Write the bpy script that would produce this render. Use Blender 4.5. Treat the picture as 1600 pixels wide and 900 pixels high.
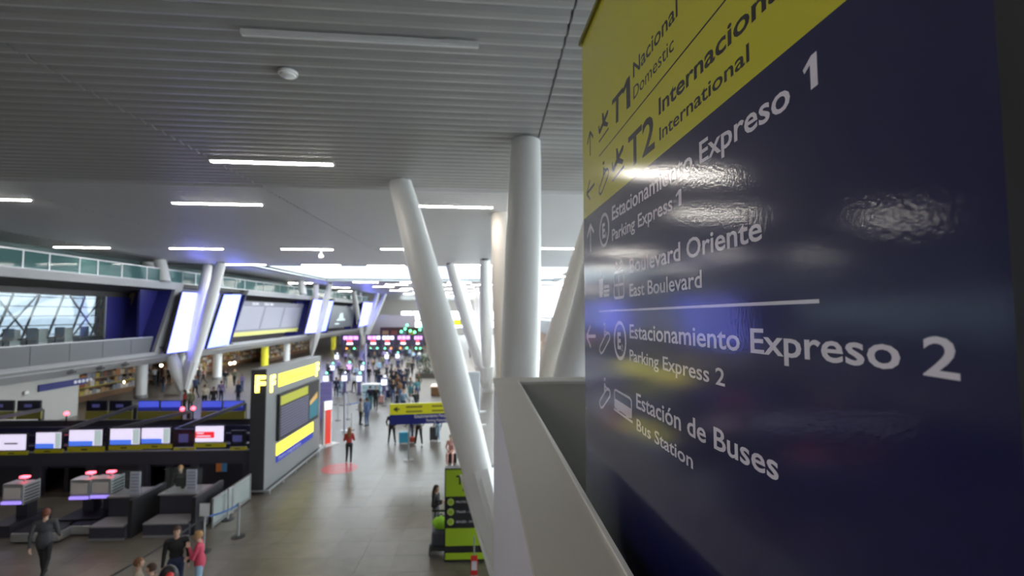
import bpy, bmesh, math, random
import numpy as np
from mathutils import Vector, Matrix, Euler
random.seed(7)
C = bpy.context.scene.collection
for o in list(bpy.data.objects): bpy.data.objects.remove(o)
S = bpy.context.scene

# ------------------------------------------------------------------ camera
EYE = Vector((0, 0, 6.9)); F = 760.0
cd = bpy.data.cameras.new('camera'); cam = bpy.data.objects.new('camera', cd); C.objects.link(cam)
cam.location = EYE
cam.rotation_euler = (math.radians(90 + 3.01), 0, math.radians(-2.64))
cd.sensor_width = 36; cd.lens = 36 * F / 1600; cd.clip_start = .05; cd.clip_end = 600
cd.dof.use_dof = True; cd.dof.focus_distance = 1.15; cd.dof.aperture_fstop = 3.2
S.camera = cam
RM = cam.rotation_euler.to_matrix()
# ------------------------------------------------------------------ sky
w = bpy.data.worlds.new('sky'); S.world = w; w.use_nodes = True
w.node_tree.nodes['Background'].inputs[0].default_value = (.95, .96, 1, 1)
w.node_tree.nodes['Background'].inputs[1].default_value = 10.0
S.view_settings.view_transform = 'Standard'; S.view_settings.look = 'None'
S.view_settings.gamma = 1; S.view_settings.exposure = -0.1; S.view_settings.use_curve_mapping = False

# ------------------------------------------------------------------ helpers
def ray(px, py): return RM @ Vector(((px - 800) / F, (450 - py) / F, -1))
def W(px, py=None, X=None, Y=None, Z=None):
    """point of the hall seen at (px,py), fixed by one known world coordinate"""
    d = ray(px, 490 if py is None else py)
    if Y is not None: t = Y / d.y
    elif X is not None: t = X / d.x
    else: t = (Z - EYE.z) / d.z
    return EYE + d * t
def fl(px, py): return W(px, py, Z=0)

MATS = {}
def mat(name, col, rough=.5, metal=0, emit=None, es=1, var=0, vs=3, bump=0, bs=40, coat=0, spec=.5):
    if name in MATS: return MATS[name]
    m = bpy.data.materials.new(name); m.use_nodes = True; n = m.node_tree.nodes; l = m.node_tree.links
    b = n['Principled BSDF']; c = (*col, 1)
    b.inputs['Base Color'].default_value = c; b.inputs['Roughness'].default_value = rough
    b.inputs['Metallic'].default_value = metal; b.inputs['Specular IOR Level'].default_value = spec
    if coat: b.inputs['Coat Weight'].default_value = coat; b.inputs['Coat Roughness'].default_value = .08
    if emit: b.inputs['Emission Color'].default_value = (*emit, 1); b.inputs['Emission Strength'].default_value = es
    tc = n.new('ShaderNodeTexCoord')
    if var:
        no = n.new('ShaderNodeTexNoise'); no.inputs['Scale'].default_value = vs; no.inputs['Detail'].default_value = 4
        r = n.new('ShaderNodeMapRange'); r.inputs['To Min'].default_value = 1 - var; r.inputs['To Max'].default_value = 1 + var
        mx = n.new('ShaderNodeVectorMath'); mx.operation = 'SCALE'; mx.inputs[0].default_value = col
        l.new(tc.outputs['Object'], no.inputs['Vector']); l.new(no.outputs['Fac'], r.inputs['Value'])
        l.new(r.outputs['Result'], mx.inputs['Scale']); l.new(mx.outputs['Vector'], b.inputs['Base Color'])
    if bump:
        nb = n.new('ShaderNodeTexNoise'); nb.inputs['Scale'].default_value = bs; nb.inputs['Detail'].default_value = 2
        bu = n.new('ShaderNodeBump'); bu.inputs['Strength'].default_value = bump; bu.inputs['Distance'].default_value = .01
        l.new(tc.outputs['Object'], nb.inputs['Vector']); l.new(nb.outputs['Fac'], bu.inputs['Height']); l.new(bu.outputs['Normal'], b.inputs['Normal'])
        if coat: l.new(bu.outputs['Normal'], b.inputs['Coat Normal'])
    MATS[name] = m; return m

class MB:
    def __init__(s): s.v = []; s.f = []
    def quadloop(s, A, B, close=True):
        n = len(A); i = len(s.v); s.v += [tuple(p) for p in A] + [tuple(p) for p in B]
        for k in range(n if close else n - 1):
            s.f.append((i + k, i + (k + 1) % n, i + n + (k + 1) % n, i + n + k))
        return i
    def prism(s, A, d):
        """polygon A (3D points) extruded by vector d"""
        d = Vector(d); A = [Vector(a) for a in A]; B = [a + d for a in A]; i = s.quadloop(A, B); n = len(A)
        s.f.append(tuple(range(i + n - 1, i - 1, -1))); s.f.append(tuple(range(i + n, i + 2 * n))); return s
    def box(s, x0, x1, y0, y1, z0, z1): return s.prism([(x0, y0, z0), (x1, y0, z0), (x1, y1, z0), (x0, y1, z0)], (0, 0, z1 - z0))
    def bar(s, a, b, w_, h_=None, up=(0, 0, 1)):
        a = Vector(a); b = Vector(b); d = (b - a).normalized(); u = Vector(up)
        if abs(d.dot(u)) > .98: u = Vector((0, 1, 0))
        x = d.cross(u).normalized() * w_ / 2; y = x.cross(d).normalized() * (h_ or w_) / 2
        return s.prism([a - x - y, a + x - y, a + x + y, a - x + y], b - a)
    def tube(s, pts, rs, n=12, cap=True, flat=(1, 1)):
        rings = []; pts = [Vector(p) for p in pts]
        ref = Vector((0, 0, 1)) if abs((pts[-1] - pts[0]).normalized().z) < .9 else Vector((0, 1, 0))
        for k, p in enumerate(pts):
            d = (pts[min(k + 1, len(pts) - 1)] - pts[max(k - 1, 0)]).normalized()
            x = d.cross(ref).normalized(); y = x.cross(d).normalized(); r = rs[k] if hasattr(rs, '__len__') else rs
            rings.append([p + x * math.cos(2 * math.pi * j / n) * r * flat[0] + y * math.sin(2 * math.pi * j / n) * r * flat[1] for j in range(n)])
        st = len(s.v)
        for R_ in rings: s.v += [tuple(q) for q in R_]
        for k in range(len(rings) - 1):
            for j in range(n): s.f.append((st + k * n + j, st + k * n + (j + 1) % n, st + (k + 1) * n + (j + 1) % n, st + (k + 1) * n + j))
        if cap: s.f.append(tuple(st + j for j in range(n - 1, -1, -1))); s.f.append(tuple(st + (len(rings) - 1) * n + j for j in range(n)))
        return s
    def ball(s, c, r, n=10, m=7):
        c = Vector(c); r = Vector(r) if hasattr(r, '__len__') else Vector((r, r, r)); st = len(s.v)
        for i in range(1, m):
            t = math.pi * i / m
            for j in range(n):
                a = 2 * math.pi * j / n; s.v.append((c.x + r.x * math.sin(t) * math.cos(a), c.y + r.y * math.sin(t) * math.sin(a), c.z + r.z * math.cos(t)))
        tp = len(s.v); s.v.append((c.x, c.y, c.z + r.z)); s.v.append((c.x, c.y, c.z - r.z))
        for i in range(m - 2):
            for j in range(n): s.f.append((st + i * n + j, st + (i + 1) * n + j, st + (i + 1) * n + (j + 1) % n, st + i * n + (j + 1) % n))
        for j in range(n):
            s.f.append((tp, st + j, st + (j + 1) % n)); s.f.append((tp + 1, st + (m - 2) * n + (j + 1) % n, st + (m - 2) * n + j))
        return s
    def mesh(s, name, m=None, smooth=False):
        me = bpy.data.meshes.new(name); me.from_pydata(s.v, [], s.f)
        bm = bmesh.new(); bm.from_mesh(me); bmesh.ops.recalc_face_normals(bm, faces=bm.faces); bm.to_mesh(me); bm.free()
        if m: me.materials.append(m)
        if smooth:
            for p in me.polygons: p.use_smooth = True
            try: me.set_sharp_from_angle(angle=math.radians(40))
            except Exception: pass
        return me
    def obj(s, name, m, parent=None, smooth=False, bevel=0):
        o = bpy.data.objects.new(name, s.mesh(name, m, smooth)); C.objects.link(o)
        if parent: o.parent = parent
        if bevel:
            b = o.modifiers.new('bevel', 'BEVEL'); b.width = bevel; b.segments = 2; b.limit_method = 'ANGLE'
        return o
def tag(o, label=None, cat=None, group=None, kind=None):
    if label: o['label'] = label
    if cat: o['category'] = cat
    if group: o['group'] = group
    if kind: o['kind'] = kind
    return o
def thing(name, label, cat, loc=(0, 0, 0), rz=0, group=None):
    o = bpy.data.objects.new(name, None); C.objects.link(o); o.location = loc; o.rotation_euler = (0, 0, rz)
    o.empty_display_size = .1
    return tag(o, label, cat, group)
def sroot(name, label):
    o = bpy.data.objects.new(name, None); C.objects.link(o); o['label'] = label; o['kind'] = 'structure'; return o
def dup(o, loc=None, rz=None, label=None, parent=None):
    c = o.copy(); C.objects.link(c)
    if parent: c.parent = parent
    if loc is not None: c.location = loc
    if rz is not None: c.rotation_euler = (0, 0, rz)
    if label: c['label'] = label
    for ch in list(o.children): dup(ch, parent=c)
    return c
def text(body, name, m, M, parent=None, size=1, depth=.001, width=None, bold=0, align='LEFT', label=None):
    """flat lettering; M = matrix (x along the line, y up, z out). width stretches the line to a length"""
    cu = bpy.data.curves.new(name, 'FONT'); cu.body = body; cu.size = size; cu.extrude = depth; cu.offset = bold; cu.align_x = align
    cu.resolution_u = 3
    t = bpy.data.objects.new(name, cu); C.objects.link(t)
    bpy.context.view_layer.update()
    me = bpy.data.meshes.new_from_object(t.evaluated_get(bpy.context.evaluated_depsgraph_get()))
    bpy.data.objects.remove(t)
    if width and len(me.vertices):
        xs = [v.co.x for v in me.vertices]; k = width / (max(xs) - min(xs)); x0 = min(xs)
        for v in me.vertices: v.co.x = (v.co.x - x0) * k
    me.transform(M); me.materials.clear(); me.materials.append(m)
    o = bpy.data.objects.new(name, me); C.objects.link(o)
    if parent: o.parent = parent
    if label: o['label'] = label
    return o
def frame(o, x, y):
    x = Vector(x).normalized(); y = Vector(y); z = x.cross(y).normalized(); y = z.cross(x).normalized()
    M = Matrix((x, y, z)).transposed().to_4x4(); M.translation = Vector(o); return M

# ------------------------------------------------------------------ materials
white_paint = mat('white_paint', (.85, .85, .84), .38, var=.04, vs=1)
cream_lit_paint = mat('cream_lit_paint', (.84, .77, .70), .5, var=.05, vs=1)  # white column paint with the cream cast of its light mixed in
concrete = mat('pale_concrete', (.5, .49, .47), .6, var=.1, vs=4, bump=.1)
grey_metal = mat('grey_metal', (.33, .33, .34), .42, .2)
silver = mat('brushed_silver', (.55, .56, .58), .32, .7)
dark_metal = mat('dark_metal', (.045, .045, .055), .45, .2)
black = mat('black_plastic', (.018, .018, .022), .4)
charcoal = mat('charcoal_laminate', (.055, .055, .08), .42, var=.08)
fascia_white = mat('fascia_panel', (.36, .36, .38), .45, .1, var=.05, vs=.5)
sill_grey = mat('sill_panel', (.14, .145, .16), .45, .1, var=.06, vs=.5)
blue_wall = mat('deep_blue_panel', (.03, .03, .2), .35)
olive_dark = mat('dark_olive', (.05, .048, .045), .5)
yellow = mat('yellow_sign', (.62, .56, .02), .35)
yellow_lit = mat('lit_yellow', (.8, .75, .1), .4, emit=(1, .86, .05), es=1.3)
f_lit = mat('lit_letter', (.9, .8, .2), .4, emit=(1, .82, .12), es=5)
lime = mat('lime_print', (.34, .5, .02), .45)
blue_sign = mat('navy_sign', (.012, .018, .16), .35)
ink = mat('ink_black', (.02, .02, .02), .5)
white_ink = mat('white_print', (.72, .70, .78), .45)
red_print = mat('red_print', (.7, .03, .03), .4)
light_strip = mat('lamp_diffuser', (1, 1, 1), .5, emit=(1, .94, .86), es=85)
off_strip = mat('unlit_diffuser', (.62, .62, .62), .4)
green_led = mat('green_led', (.1, .8, .4), .4, emit=(.15, 1, .45), es=5)
red_led = mat('red_led', (.8, .1, .1), .4, emit=(1, .08, .12), es=7)
white_led = mat('white_screen', (.8, .8, .9), .4, emit=(.82, .86, 1), es=1.6)
pink_led = mat('pink_screen', (.7, .4, .8), .4, emit=(.75, .3, 1), es=1.6)
blue_led = mat('blue_screen', (.1, .15, .7), .4, emit=(.07, .1, .75), es=.8)
warm_bulb = mat('warm_bulb', (1, .9, .7), .4, emit=(1, .8, .55), es=14)
led_a = mat('big_screen_white', (.2, .2, .3), .4, emit=(.9, 1.0, 5.5), es=1.1)
led_b = mat('big_screen_blue', (.2, .2, .3), .4, emit=(.6, .85, 5.5), es=1.0)

def glass_mat(name, tint, k=.75, rough=.05):
    m = bpy.data.materials.new(name); m.use_nodes = True; n = m.node_tree.nodes; l = m.node_tree.links; n.clear()
    out = n.new('ShaderNodeOutputMaterial'); tr = n.new('ShaderNodeBsdfTransparent'); gl = n.new('ShaderNodeBsdfGlossy'); df = n.new('ShaderNodeBsdfDiffuse')
    tr.inputs[0].default_value = (*tint, 1); gl.inputs['Roughness'].default_value = rough; df.inputs[0].default_value = (*tint, 1)
    m1 = n.new('ShaderNodeMixShader'); m2 = n.new('ShaderNodeMixShader'); lw = n.new('ShaderNodeLayerWeight'); pw_ = n.new('ShaderNodeMath'); pw_.operation = 'POWER'; pw_.inputs[1].default_value = 5; l.new(lw.outputs['Facing'], pw_.inputs[0]); fr = n.new('ShaderNodeMath'); fr.operation = 'MULTIPLY_ADD'; fr.inputs[1].default_value = .8; fr.inputs[2].default_value = .04; l.new(pw_.outputs[0], fr.inputs[0])
    m1.inputs[0].default_value = k; l.new(df.outputs[0], m1.inputs[1]); l.new(tr.outputs[0], m1.inputs[2])
    l.new(fr.outputs[0], m2.inputs[0]); l.new(m1.outputs[0], m2.inputs[1]); l.new(gl.outputs[0], m2.inputs[2]); l.new(m2.outputs[0], out.inputs[0]); return m
clear_glass = glass_mat('clear_glass', (.9, .95, .95), .97)
green_glass = glass_mat('green_glass', (.14, .30, .29), .45)
frost_glass = glass_mat('frosted_glass', (.5, .55, .55), .35, .2)

def floor_mat():
    m = bpy.data.materials.new('stone_floor'); m.use_nodes = True; n = m.node_tree.nodes; l = m.node_tree.links; b = n['Principled BSDF']
    tc = n.new('ShaderNodeTexCoord'); br = n.new('ShaderNodeTexBrick'); br.offset = 0; br.inputs['Scale'].default_value = 1
    br.inputs['Brick Width'].default_value = .9; br.inputs['Row Height'].default_value = .9; br.inputs['Mortar Size'].default_value = .006
    br.inputs['Color1'].default_value = (.19, .165, .14, 1); br.inputs['Color2'].default_value = (.215, .19, .165, 1); br.inputs['Mortar'].default_value = (.11, .1, .09, 1)
    no = n.new('ShaderNodeTexNoise'); no.inputs['Scale'].default_value = 1.3; no.inputs['Detail'].default_value = 8
    mx = n.new('ShaderNodeMix'); mx.data_type = 'RGBA'; mx.blend_type = 'MULTIPLY'; mx.inputs['Factor'].default_value = .5
    l.new(tc.outputs['Object'], br.inputs['Vector']); l.new(tc.outputs['Object'], no.inputs['Vector'])
    l.new(br.outputs['Color'], mx.inputs['A']); l.new(no.outputs['Fac'], mx.inputs['B']); l.new(mx.outputs['Result'], b.inputs['Base Color'])
    r = n.new('ShaderNodeMapRange'); r.inputs['To Min'].default_value = .24; r.inputs['To Max'].default_value = .42
    l.new(no.outputs['Fac'], r.inputs['Value']); l.new(r.outputs['Result'], b.inputs['Roughness'])
    return m
def tile_mat():
    m = bpy.data.materials.new('stone_tile'); m.use_nodes = True; n = m.node_tree.nodes; l = m.node_tree.links; b = n['Principled BSDF']
    oi = n.new('ShaderNodeObjectInfo'); rp = n.new('ShaderNodeValToRGB'); rp.color_ramp.elements[0].color = (.18, .155, .132, 1); rp.color_ramp.elements[1].color = (.225, .2, .172, 1)
    l.new(oi.outputs['Random'], rp.inputs[0]); tc = n.new('ShaderNodeTexCoord'); no = n.new('ShaderNodeTexNoise'); no.inputs['Scale'].default_value = 2.2; no.inputs['Detail'].default_value = 8
    ad = n.new('ShaderNodeVectorMath'); ad.operation = 'ADD'; l.new(tc.outputs['Object'], ad.inputs[0]); l.new(oi.outputs['Location'], ad.inputs[1]); l.new(ad.outputs[0], no.inputs['Vector'])
    mx = n.new('ShaderNodeMix'); mx.data_type = 'RGBA'; mx.blend_type = 'MULTIPLY'; mx.inputs['Factor'].default_value = .5
    l.new(rp.outputs[0], mx.inputs['A']); l.new(no.outputs['Fac'], mx.inputs['B']); l.new(mx.outputs['Result'], b.inputs['Base Color'])
    b.inputs['Roughness'].default_value = .32; return m
FLOOR = floor_mat(); TILE = tile_mat()
slat_m = mat('slat_aluminium_shaded', (.40, .40, .39), .38, .25, var=.04, vs=.6)  # dimness of the near ceiling is put into this slat colour
ceil_m = mat('ceiling_panel_lit', (.6, .6, .61), .38, .15, var=.05, vs=.4)  # far part of the same ceiling, its brighter light put into the colour
void_m = mat('ceiling_void', (.03, .03, .03), .8)

# ------------------------------------------------------------------ setting: floor
CZ = 11.35                                            # ceiling
XL, XR, Y0, Y1 = -60, 16, -9, 165
TX0, TX1, TY0, TY1, TS = -13.5, .9, 10.8, 21.6, .9
fb = MB()
for (a, b, c, d) in ((XL, XR, Y0, TY0), (XL, TX0, TY0, TY1), (TX1, XR, TY0, TY1), (XL, XR, TY1, Y1)): fb.box(a, b, c, d, -.1, 0)
fb.box(TX0, TX1, TY0, TY1, -.1, -.012)
floor = tag(fb.obj('floor', FLOOR), 'polished brown grey stone tile floor of the departures hall', kind='structure')
tm = MB().box(.003, TS - .003, .003, TS - .003, -.012, 0).mesh('floor_tile', TILE)
for i in range(int(round((TX1 - TX0) / TS))):
    for j in range(int(round((TY1 - TY0) / TS))):
        t = bpy.data.objects.new('floor_tile', tm); C.objects.link(t); t.parent = floor; t.location = (TX0 + i * TS, TY0 + j * TS, random.uniform(-.001, .0008))

# ------------------------------------------------------------------ setting: ceiling
TA = math.tan(math.radians(2.8))
WX0, WX1, WY0, WY1 = -22.6, 9, 46.5, 68.3             # skylight well
cb = MB()
for (a, b, c, d) in ((XL, XR, Y0, 17.35), (XL, WX0, 17.35, Y1), (WX1, XR, 17.35, Y1), (WX0, WX1, WY1, Y1)):
    cb.box(a, b, c, d, CZ + .2, CZ + .4)
cb.box(WX0, WX1, 17.35, WY0, CZ + .2, CZ + .4)
ceiling = tag(cb.obj('ceiling', void_m), 'slatted metal ceiling over the hall', kind='structure')
PITCH = .35; SEAMS = [-27.0 - 9.3 * 2, -27.0 - 9.3, -27.0 + .3, -17.4, -8.07, 1.22, 10.5]
def slat_prof(y):   # saw-tooth slat: back edge high, curling down to a bright lip
    return [(y + .0, CZ + .19), (y + .02, CZ + .12), (y + .07, CZ + .065), (y + .15, CZ + .022), (y + .24, CZ + .0), (y + .30, CZ + .004), (y + .305, CZ + .19), (y + .28, CZ + .19), (y + .14, CZ + .12), (y + .02, CZ + .21)]
def add_slat(mb, xa, xb, y):
    P = slat_prof(y); mb.quadloop([(xa, q[0] + xa * TA, q[1]) for q in P], [(xb, q[0] + xb * TA, q[1]) for q in P])
L = 9.3
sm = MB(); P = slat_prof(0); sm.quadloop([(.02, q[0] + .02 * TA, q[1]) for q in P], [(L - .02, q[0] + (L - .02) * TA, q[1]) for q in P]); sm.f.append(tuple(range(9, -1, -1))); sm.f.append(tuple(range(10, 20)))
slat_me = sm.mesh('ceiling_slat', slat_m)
for k in range(-3, 34):
    y = 5.45 + k * PITCH
    for xs in (-26.67, -17.37, -8.07, 1.23):
        if y > 17.0: continue
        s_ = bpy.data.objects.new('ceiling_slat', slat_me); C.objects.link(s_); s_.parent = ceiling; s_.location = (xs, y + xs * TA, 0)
# dark shadow gap at 17.3, then the same slats in the brightened tone, joined
far = MB(); y = 17.7
while y < 45.8:
    for xa in (-54.6, -45.3, -36, -26.67, -17.37, -8.07, 1.23): add_slat(far, xa + .015, xa + 9.285, y)
    y += PITCH
near_back = MB(); y = -8.5
while y < 4.3:
    for xa in (-45.3, -36, -26.67, -17.37, -8.07, 1.23): add_slat(near_back, xa + .015, xa + 9.285, y)
    y += PITCH
for xa in (-54.6, -45.3, -36):
    y = 4.4
    while y < 17: add_slat(near_back, xa + .015, xa + 9.285, y); y += PITCH
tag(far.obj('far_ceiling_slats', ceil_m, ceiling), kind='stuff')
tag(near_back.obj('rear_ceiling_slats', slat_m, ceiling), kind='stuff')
fp = MB()
for (a, b, c, d) in ((XL, WX0, 46.2, Y1), (WX1, XR, 46.2, Y1), (WX0, WX1, WY1, Y1)): fp.box(a, b, c, d, CZ, CZ + .1)
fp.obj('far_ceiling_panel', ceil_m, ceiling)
wl = MB()
wl.box(WX0 - .15, WX0, WY0, WY1, CZ, CZ + 3.4); wl.box(WX1, WX1 + .15, WY0, WY1, CZ, CZ + 3.4)
wl.box(WX0, WX1, WY0 - .15, WY0, CZ, CZ + 3.4); wl.box(WX0, WX1, WY1, WY1 + .15, CZ, CZ + 3.4)
wl.obj('skylight_well', mat('well_white', (.7, .73, .76), .5), ceiling)
sg = MB(); sg.box(WX0, WX1, WY0, WY1, CZ + 3.4, CZ + 3.43); sg.obj('skylight_pane', clear_glass, ceiling)
sb = MB()
for i in range(9): sb.box(WX0 + 3.9 * i, WX0 + 3.9 * i + .12, WY0, WY1, CZ + 3.3, CZ + 3.42)
sb.obj('skylight_bar', white_paint, ceiling)

# ------------------------------------------------------------------ setting: outer walls
w_ = MB(); w_.box(XL - .3, XL, Y0, 28, 0, CZ + .4); w_.box(XL - .3, XL, 90, Y1, 0, CZ + .4); w_.box(XL - .3, XL, 28, 90, 0, 3.0); w_.box(XL - .3, XL, 28, 90, 9.6, CZ + .4)
tag(w_.obj('wall_left', olive_dark), 'dark outer wall behind the left side offices', kind='structure')
w_ = MB(); w_.box(XL, XR, Y0 - .3, Y0, 0, CZ + .4); tag(w_.obj('wall_back', concrete), 'plain wall behind the viewer', kind='structure')
# far end wall: low wall, window band above
w_ = MB(); w_.box(XL, -30, Y1, Y1 + .4, 0, CZ + .4); w_.box(-30, XR, Y1, Y1 + .4, 0, 2.2); w_.box(-30, XR, Y1, Y1 + .4, 4.2, 4.9); w_.box(-30, 3, Y1, Y1 + .4, 7.6, CZ + .4)
for i in range(9): w_.box(-30 + 4 * i, -29.6 + 4 * i, Y1, Y1 + .4, 2.2, 7.6)
wf = tag(w_.obj('wall_front', mat('end_wall', (.75, .72, .68), .6)), 'far end wall with bands of bright windows', kind='structure')
MB().box(-30, XR, Y1 + .2, Y1 + .23, 2.2, CZ + .4).obj('pane', clear_glass, wf)
# right side: glazed curtain wall letting daylight in
w_ = MB(); w_.box(XR, XR + .3, Y0, Y1, 0, 1.0); w_.box(XR, XR + .3, Y0, Y1, 5.2, 6.0); w_.box(XR, XR + .3, Y0, 18, 6, CZ + .4)
tag(w_.obj('wall_right', concrete), 'low wall and floor edge under the right side glazing', kind='structure')
win = MB()
for i in range(13): win.box(XR, XR + .1, 18 + 12 * i, 18.1 + 12 * i, 1, CZ + .4)
for z in (3, 7.8, 9.6): win.box(XR, XR + .15, 18, Y1, z, z + .08)
wn = tag(win.obj('window_1', white_paint), 'tall glazed wall on the right side of the hall', kind='structure')
MB().box(XR + .1, XR + .12, Y0, Y1, 1, CZ + .4).obj('pane', clear_glass, wn)

# ------------------------------------------------------------------ ceiling lights
lamp_root = thing('ceiling_light', '', 'ceiling light', (0, 0, 0))
hb = MB(); hb.box(-1.75, 1.75, -.13, .13, -.03, .1); hb.obj('housing', mat('lamp_housing', (.6, .6, .6), .4), lamp_root)
dm = MB(); dm.box(-1.7, 1.7, -.065, .065, -.045, -.028); dm.obj('diffuser', light_strip, lamp_root)
first = [True]
def lamp(x, y, label, group=None):
    if first[0]: o = lamp_root; first[0] = False
    else: o = dup(lamp_root)
    o.location = (x, y, CZ); o.rotation_euler = (0, 0, math.radians(2.8)); o['label'] = label
    if group: o['group'] = group
    elif 'group' in o: del o['group']
    return o
def lampp(px, py, label, group='lit strip lights in the slatted ceiling'):
    p = W(px, py, Z=CZ); lamp(p.x, p.y, label, group)
lampp(426, 253, 'lit white strip light, largest and nearest in the slatted ceiling')
lampp(340, 317.5, 'lit strip light second from the nearest, on the left of the dark ceiling gap')
lampp(-28, 310, 'lit strip light cut by the left edge of the view')
lampp(705, 322, 'lit strip light between the leaning white column and the upright column')
for px, py, lb in ((128, 386, 'thin lit strip light above the green glass railing at far left'), (307, 388, 'thin lit strip light above the twin column heads by the white screens'),
                   (480, 389, 'thin lit strip light left of the leaning column with a small camera under it'), (635, 389, 'thin lit strip light half hidden behind the leaning white column'),
                   (384, 413, 'thin lit strip light just in front of the skylight edge, left end'), (502, 414, 'thin lit strip light just in front of the skylight edge, middle'),
                   (603, 415, 'thin lit strip light just in front of the skylight edge, beside the leaning column'), (740, 414, 'thin lit strip light in front of the skylight right of the leaning column'),
                   (885, 388, 'lit strip light beside the sign over the right window wall'), (886, 432, 'thin lit strip light near the right window wall')):
    lampp(px, py, lb)
ORD = ('first', 'second', 'third', 'fourth', 'fifth', 'sixth', 'seventh', 'eighth', 'ninth', 'tenth', 'eleventh', 'twelfth')
for j, yy in enumerate((69.5, 75, 81, 87.5, 94.5, 102, 110, 119, 129, 140)):
    for i in range(5):
        xx = -17.5 + 6.6 * i + (3.3 if j % 2 else 0)
        lamp(xx, yy, 'small lit strip light in the %s row beyond the skylight, %s from the left' % (ORD[j], ORD[i]), 'far strip lights beyond the skylight')
for xx, yy, q in ((-27.5, 72, 'nearest'), (-25.5, 84, 'middle'), (-29, 98, 'farthest')):
    lamp(xx, yy, q + ' of three lit strip lights above the left side screens beyond the skylight', 'strip lights over the left mezzanine')
for xx, yy, q in ((-6.3, 2, 'left of the balcony'), (-6.3, -4.5, 'left behind the balcony'), (-14.6, 2.5, 'farther left of the balcony')):  # added lamps out of view, put in to brighten the sign and parapet
    lamp(xx, yy, 'added unseen strip light overhead ' + q)
# unlit nearest strip
a = W(377, 50, Z=CZ - .05); b = W(748, 70, Z=CZ - .05)
o = thing('ceiling_light', 'unlit pale strip light nearest the viewer among the dark slats', 'ceiling light', ((a + b) / 2))
q = (b - a) / 2; MB().bar(-q, q, .10, .07).obj('housing', off_strip, o)
MB().bar(-q * .995 + Vector((0, 0, -.045)), q * .995 + Vector((0, 0, -.045)), .06, .02).obj('diffuser', off_strip, o)
p = W(450, 115, Z=CZ - .03)
o = thing('smoke_detector', 'round white smoke detector on the near ceiling slats', 'smoke detector', p)
MB().tube([(0, 0, .03), (0, 0, -.02)], [.17, .17], 24).obj('base', white_paint, o, True)
MB().tube([(0, 0, -.02), (0, 0, -.05), (0, 0, -.075)], [.14, .13, .06], 24).obj('cap', white_paint, o, True)
p = W(502, 393, Z=CZ - .1); o = thing('ceiling_camera', 'small white camera hanging under a thin strip light', 'camera', p)
MB().tube([(0, 0, .1), (0, 0, -.2)], .05, 8).obj('mount', white_paint, o, True); MB().ball((0, 0, -.35), .18).obj('dome', white_paint, o, True)

FX_ = -27.0
# ------------------------------------------------------------------ branching columns
def leg(a, b, r, parent, m=white_paint, sleeve=.0):
    a = Vector(a); b = Vector(b); ts = (0, .12, .3, .5, .75, .95, 1.0); rr = (.42, .68, .92, 1.04, .98, .86, .8)
    MB().tube([a.lerp(b, t) for t in ts], [r * q for q in rr], 32).obj('leg', m, parent, True)
    MB().tube([b - (b - a).normalized() * .02, b + (b - a).normalized() * .25], r * .55, 20).obj('head_joint', dark_metal, parent, True)
def fins(a, b, r, t1, parent, m):
    """faceted sheath of flat plates around the foot of a leg"""
    a = Vector(a); b = Vector(b); p1 = a.lerp(b, t1)
    MB().tube([a, a.lerp(b, t1 * .5), p1], [r * .45, r * .8, r * 1.02], 8).obj('foot_sheath', m, parent)
    for k in range(4):
        an = k * math.pi / 2 + .3; d = Vector((math.cos(an), math.sin(an), 0))
        MB().prism([a + d * r * .3, a + d * r * .75, p1 + d * r * 1.05, p1 + d * r * .9], d.cross(Vector((0, 0, 1))) * .04).obj('fin', m, parent)
def tree(base, tops, r, label, m=white_paint, mlist=None, sheath=0):
    t = thing('branching_column', label, 'column', base); B = Vector(base)
    for i, tp in enumerate(tops):
        v = Vector(tp) - B; mm = mlist[i] if mlist else m
        n = v.normalized(); a = n * .3
        leg(a, v - n * .03, r, t, mm)
        if sheath: fins(a * .2, v, r, sheath, t, mm)
    MB().tube([(0, 0, 0), (0, 0, .5)], [r * 1.1, r * .7], 16).obj('foot', concrete, t, True)
    return t
b0 = W(803, 950, Z=0)
tree(b0, [W(625, 284, Z=CZ), W(822, 219, Z=CZ), W(1010, 160, Z=CZ)], .46, 'nearest white branching column with one leaning and one upright leg', sheath=.24)
b1 = W(800, 766, Z=0)
tree(b1, [W(781, 334, Z=CZ), W(965, 250, Z=CZ)], .47, 'branching column with cream light put into its colour, behind the upright white leg, one leg leaning to the sign', mlist=[cream_lit_paint, cream_lit_paint])
b2 = W(761, 612, Z=0)
tree(b2, [W(703, 412, Z=CZ), W(721, 441, Z=CZ), W(758, 405, Z=CZ), W(800, 430, Z=CZ)], .5, 'slender white branching column standing between the leaning column and the cream tinted one', sheath=.2)
b3 = W(288, 617, Z=0)
tree(b3, [W(325, 414, Z=CZ), W(346, 410, Z=CZ), W(266, 549, X=FX_ - .3), W(281, 552, X=FX_ - .3)], .46, 'white branching column between the two largest white screens', sheath=.25)
b4 = W(486, 560, Z=0)
tree(b4, [W(494, 444, Z=CZ), W(516, 442, Z=CZ)], .46, 'second white branching column on the left, by the narrower screens')
b5 = W(566, 541, Z=0)
tree(b5, [W(553, 454, Z=CZ), W(562, 457, Z=CZ), W(590, 458, Z=CZ), W(602, 459, Z=CZ)], .46, 'third and farthest white branching column on the left side')
tree(W(752, 565, Z=0), [W(742, 449, Z=CZ), W(752, 447, Z=CZ), W(768, 448, Z=CZ)], .46, 'farthest white branching column on the right side of the walkway')
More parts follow.
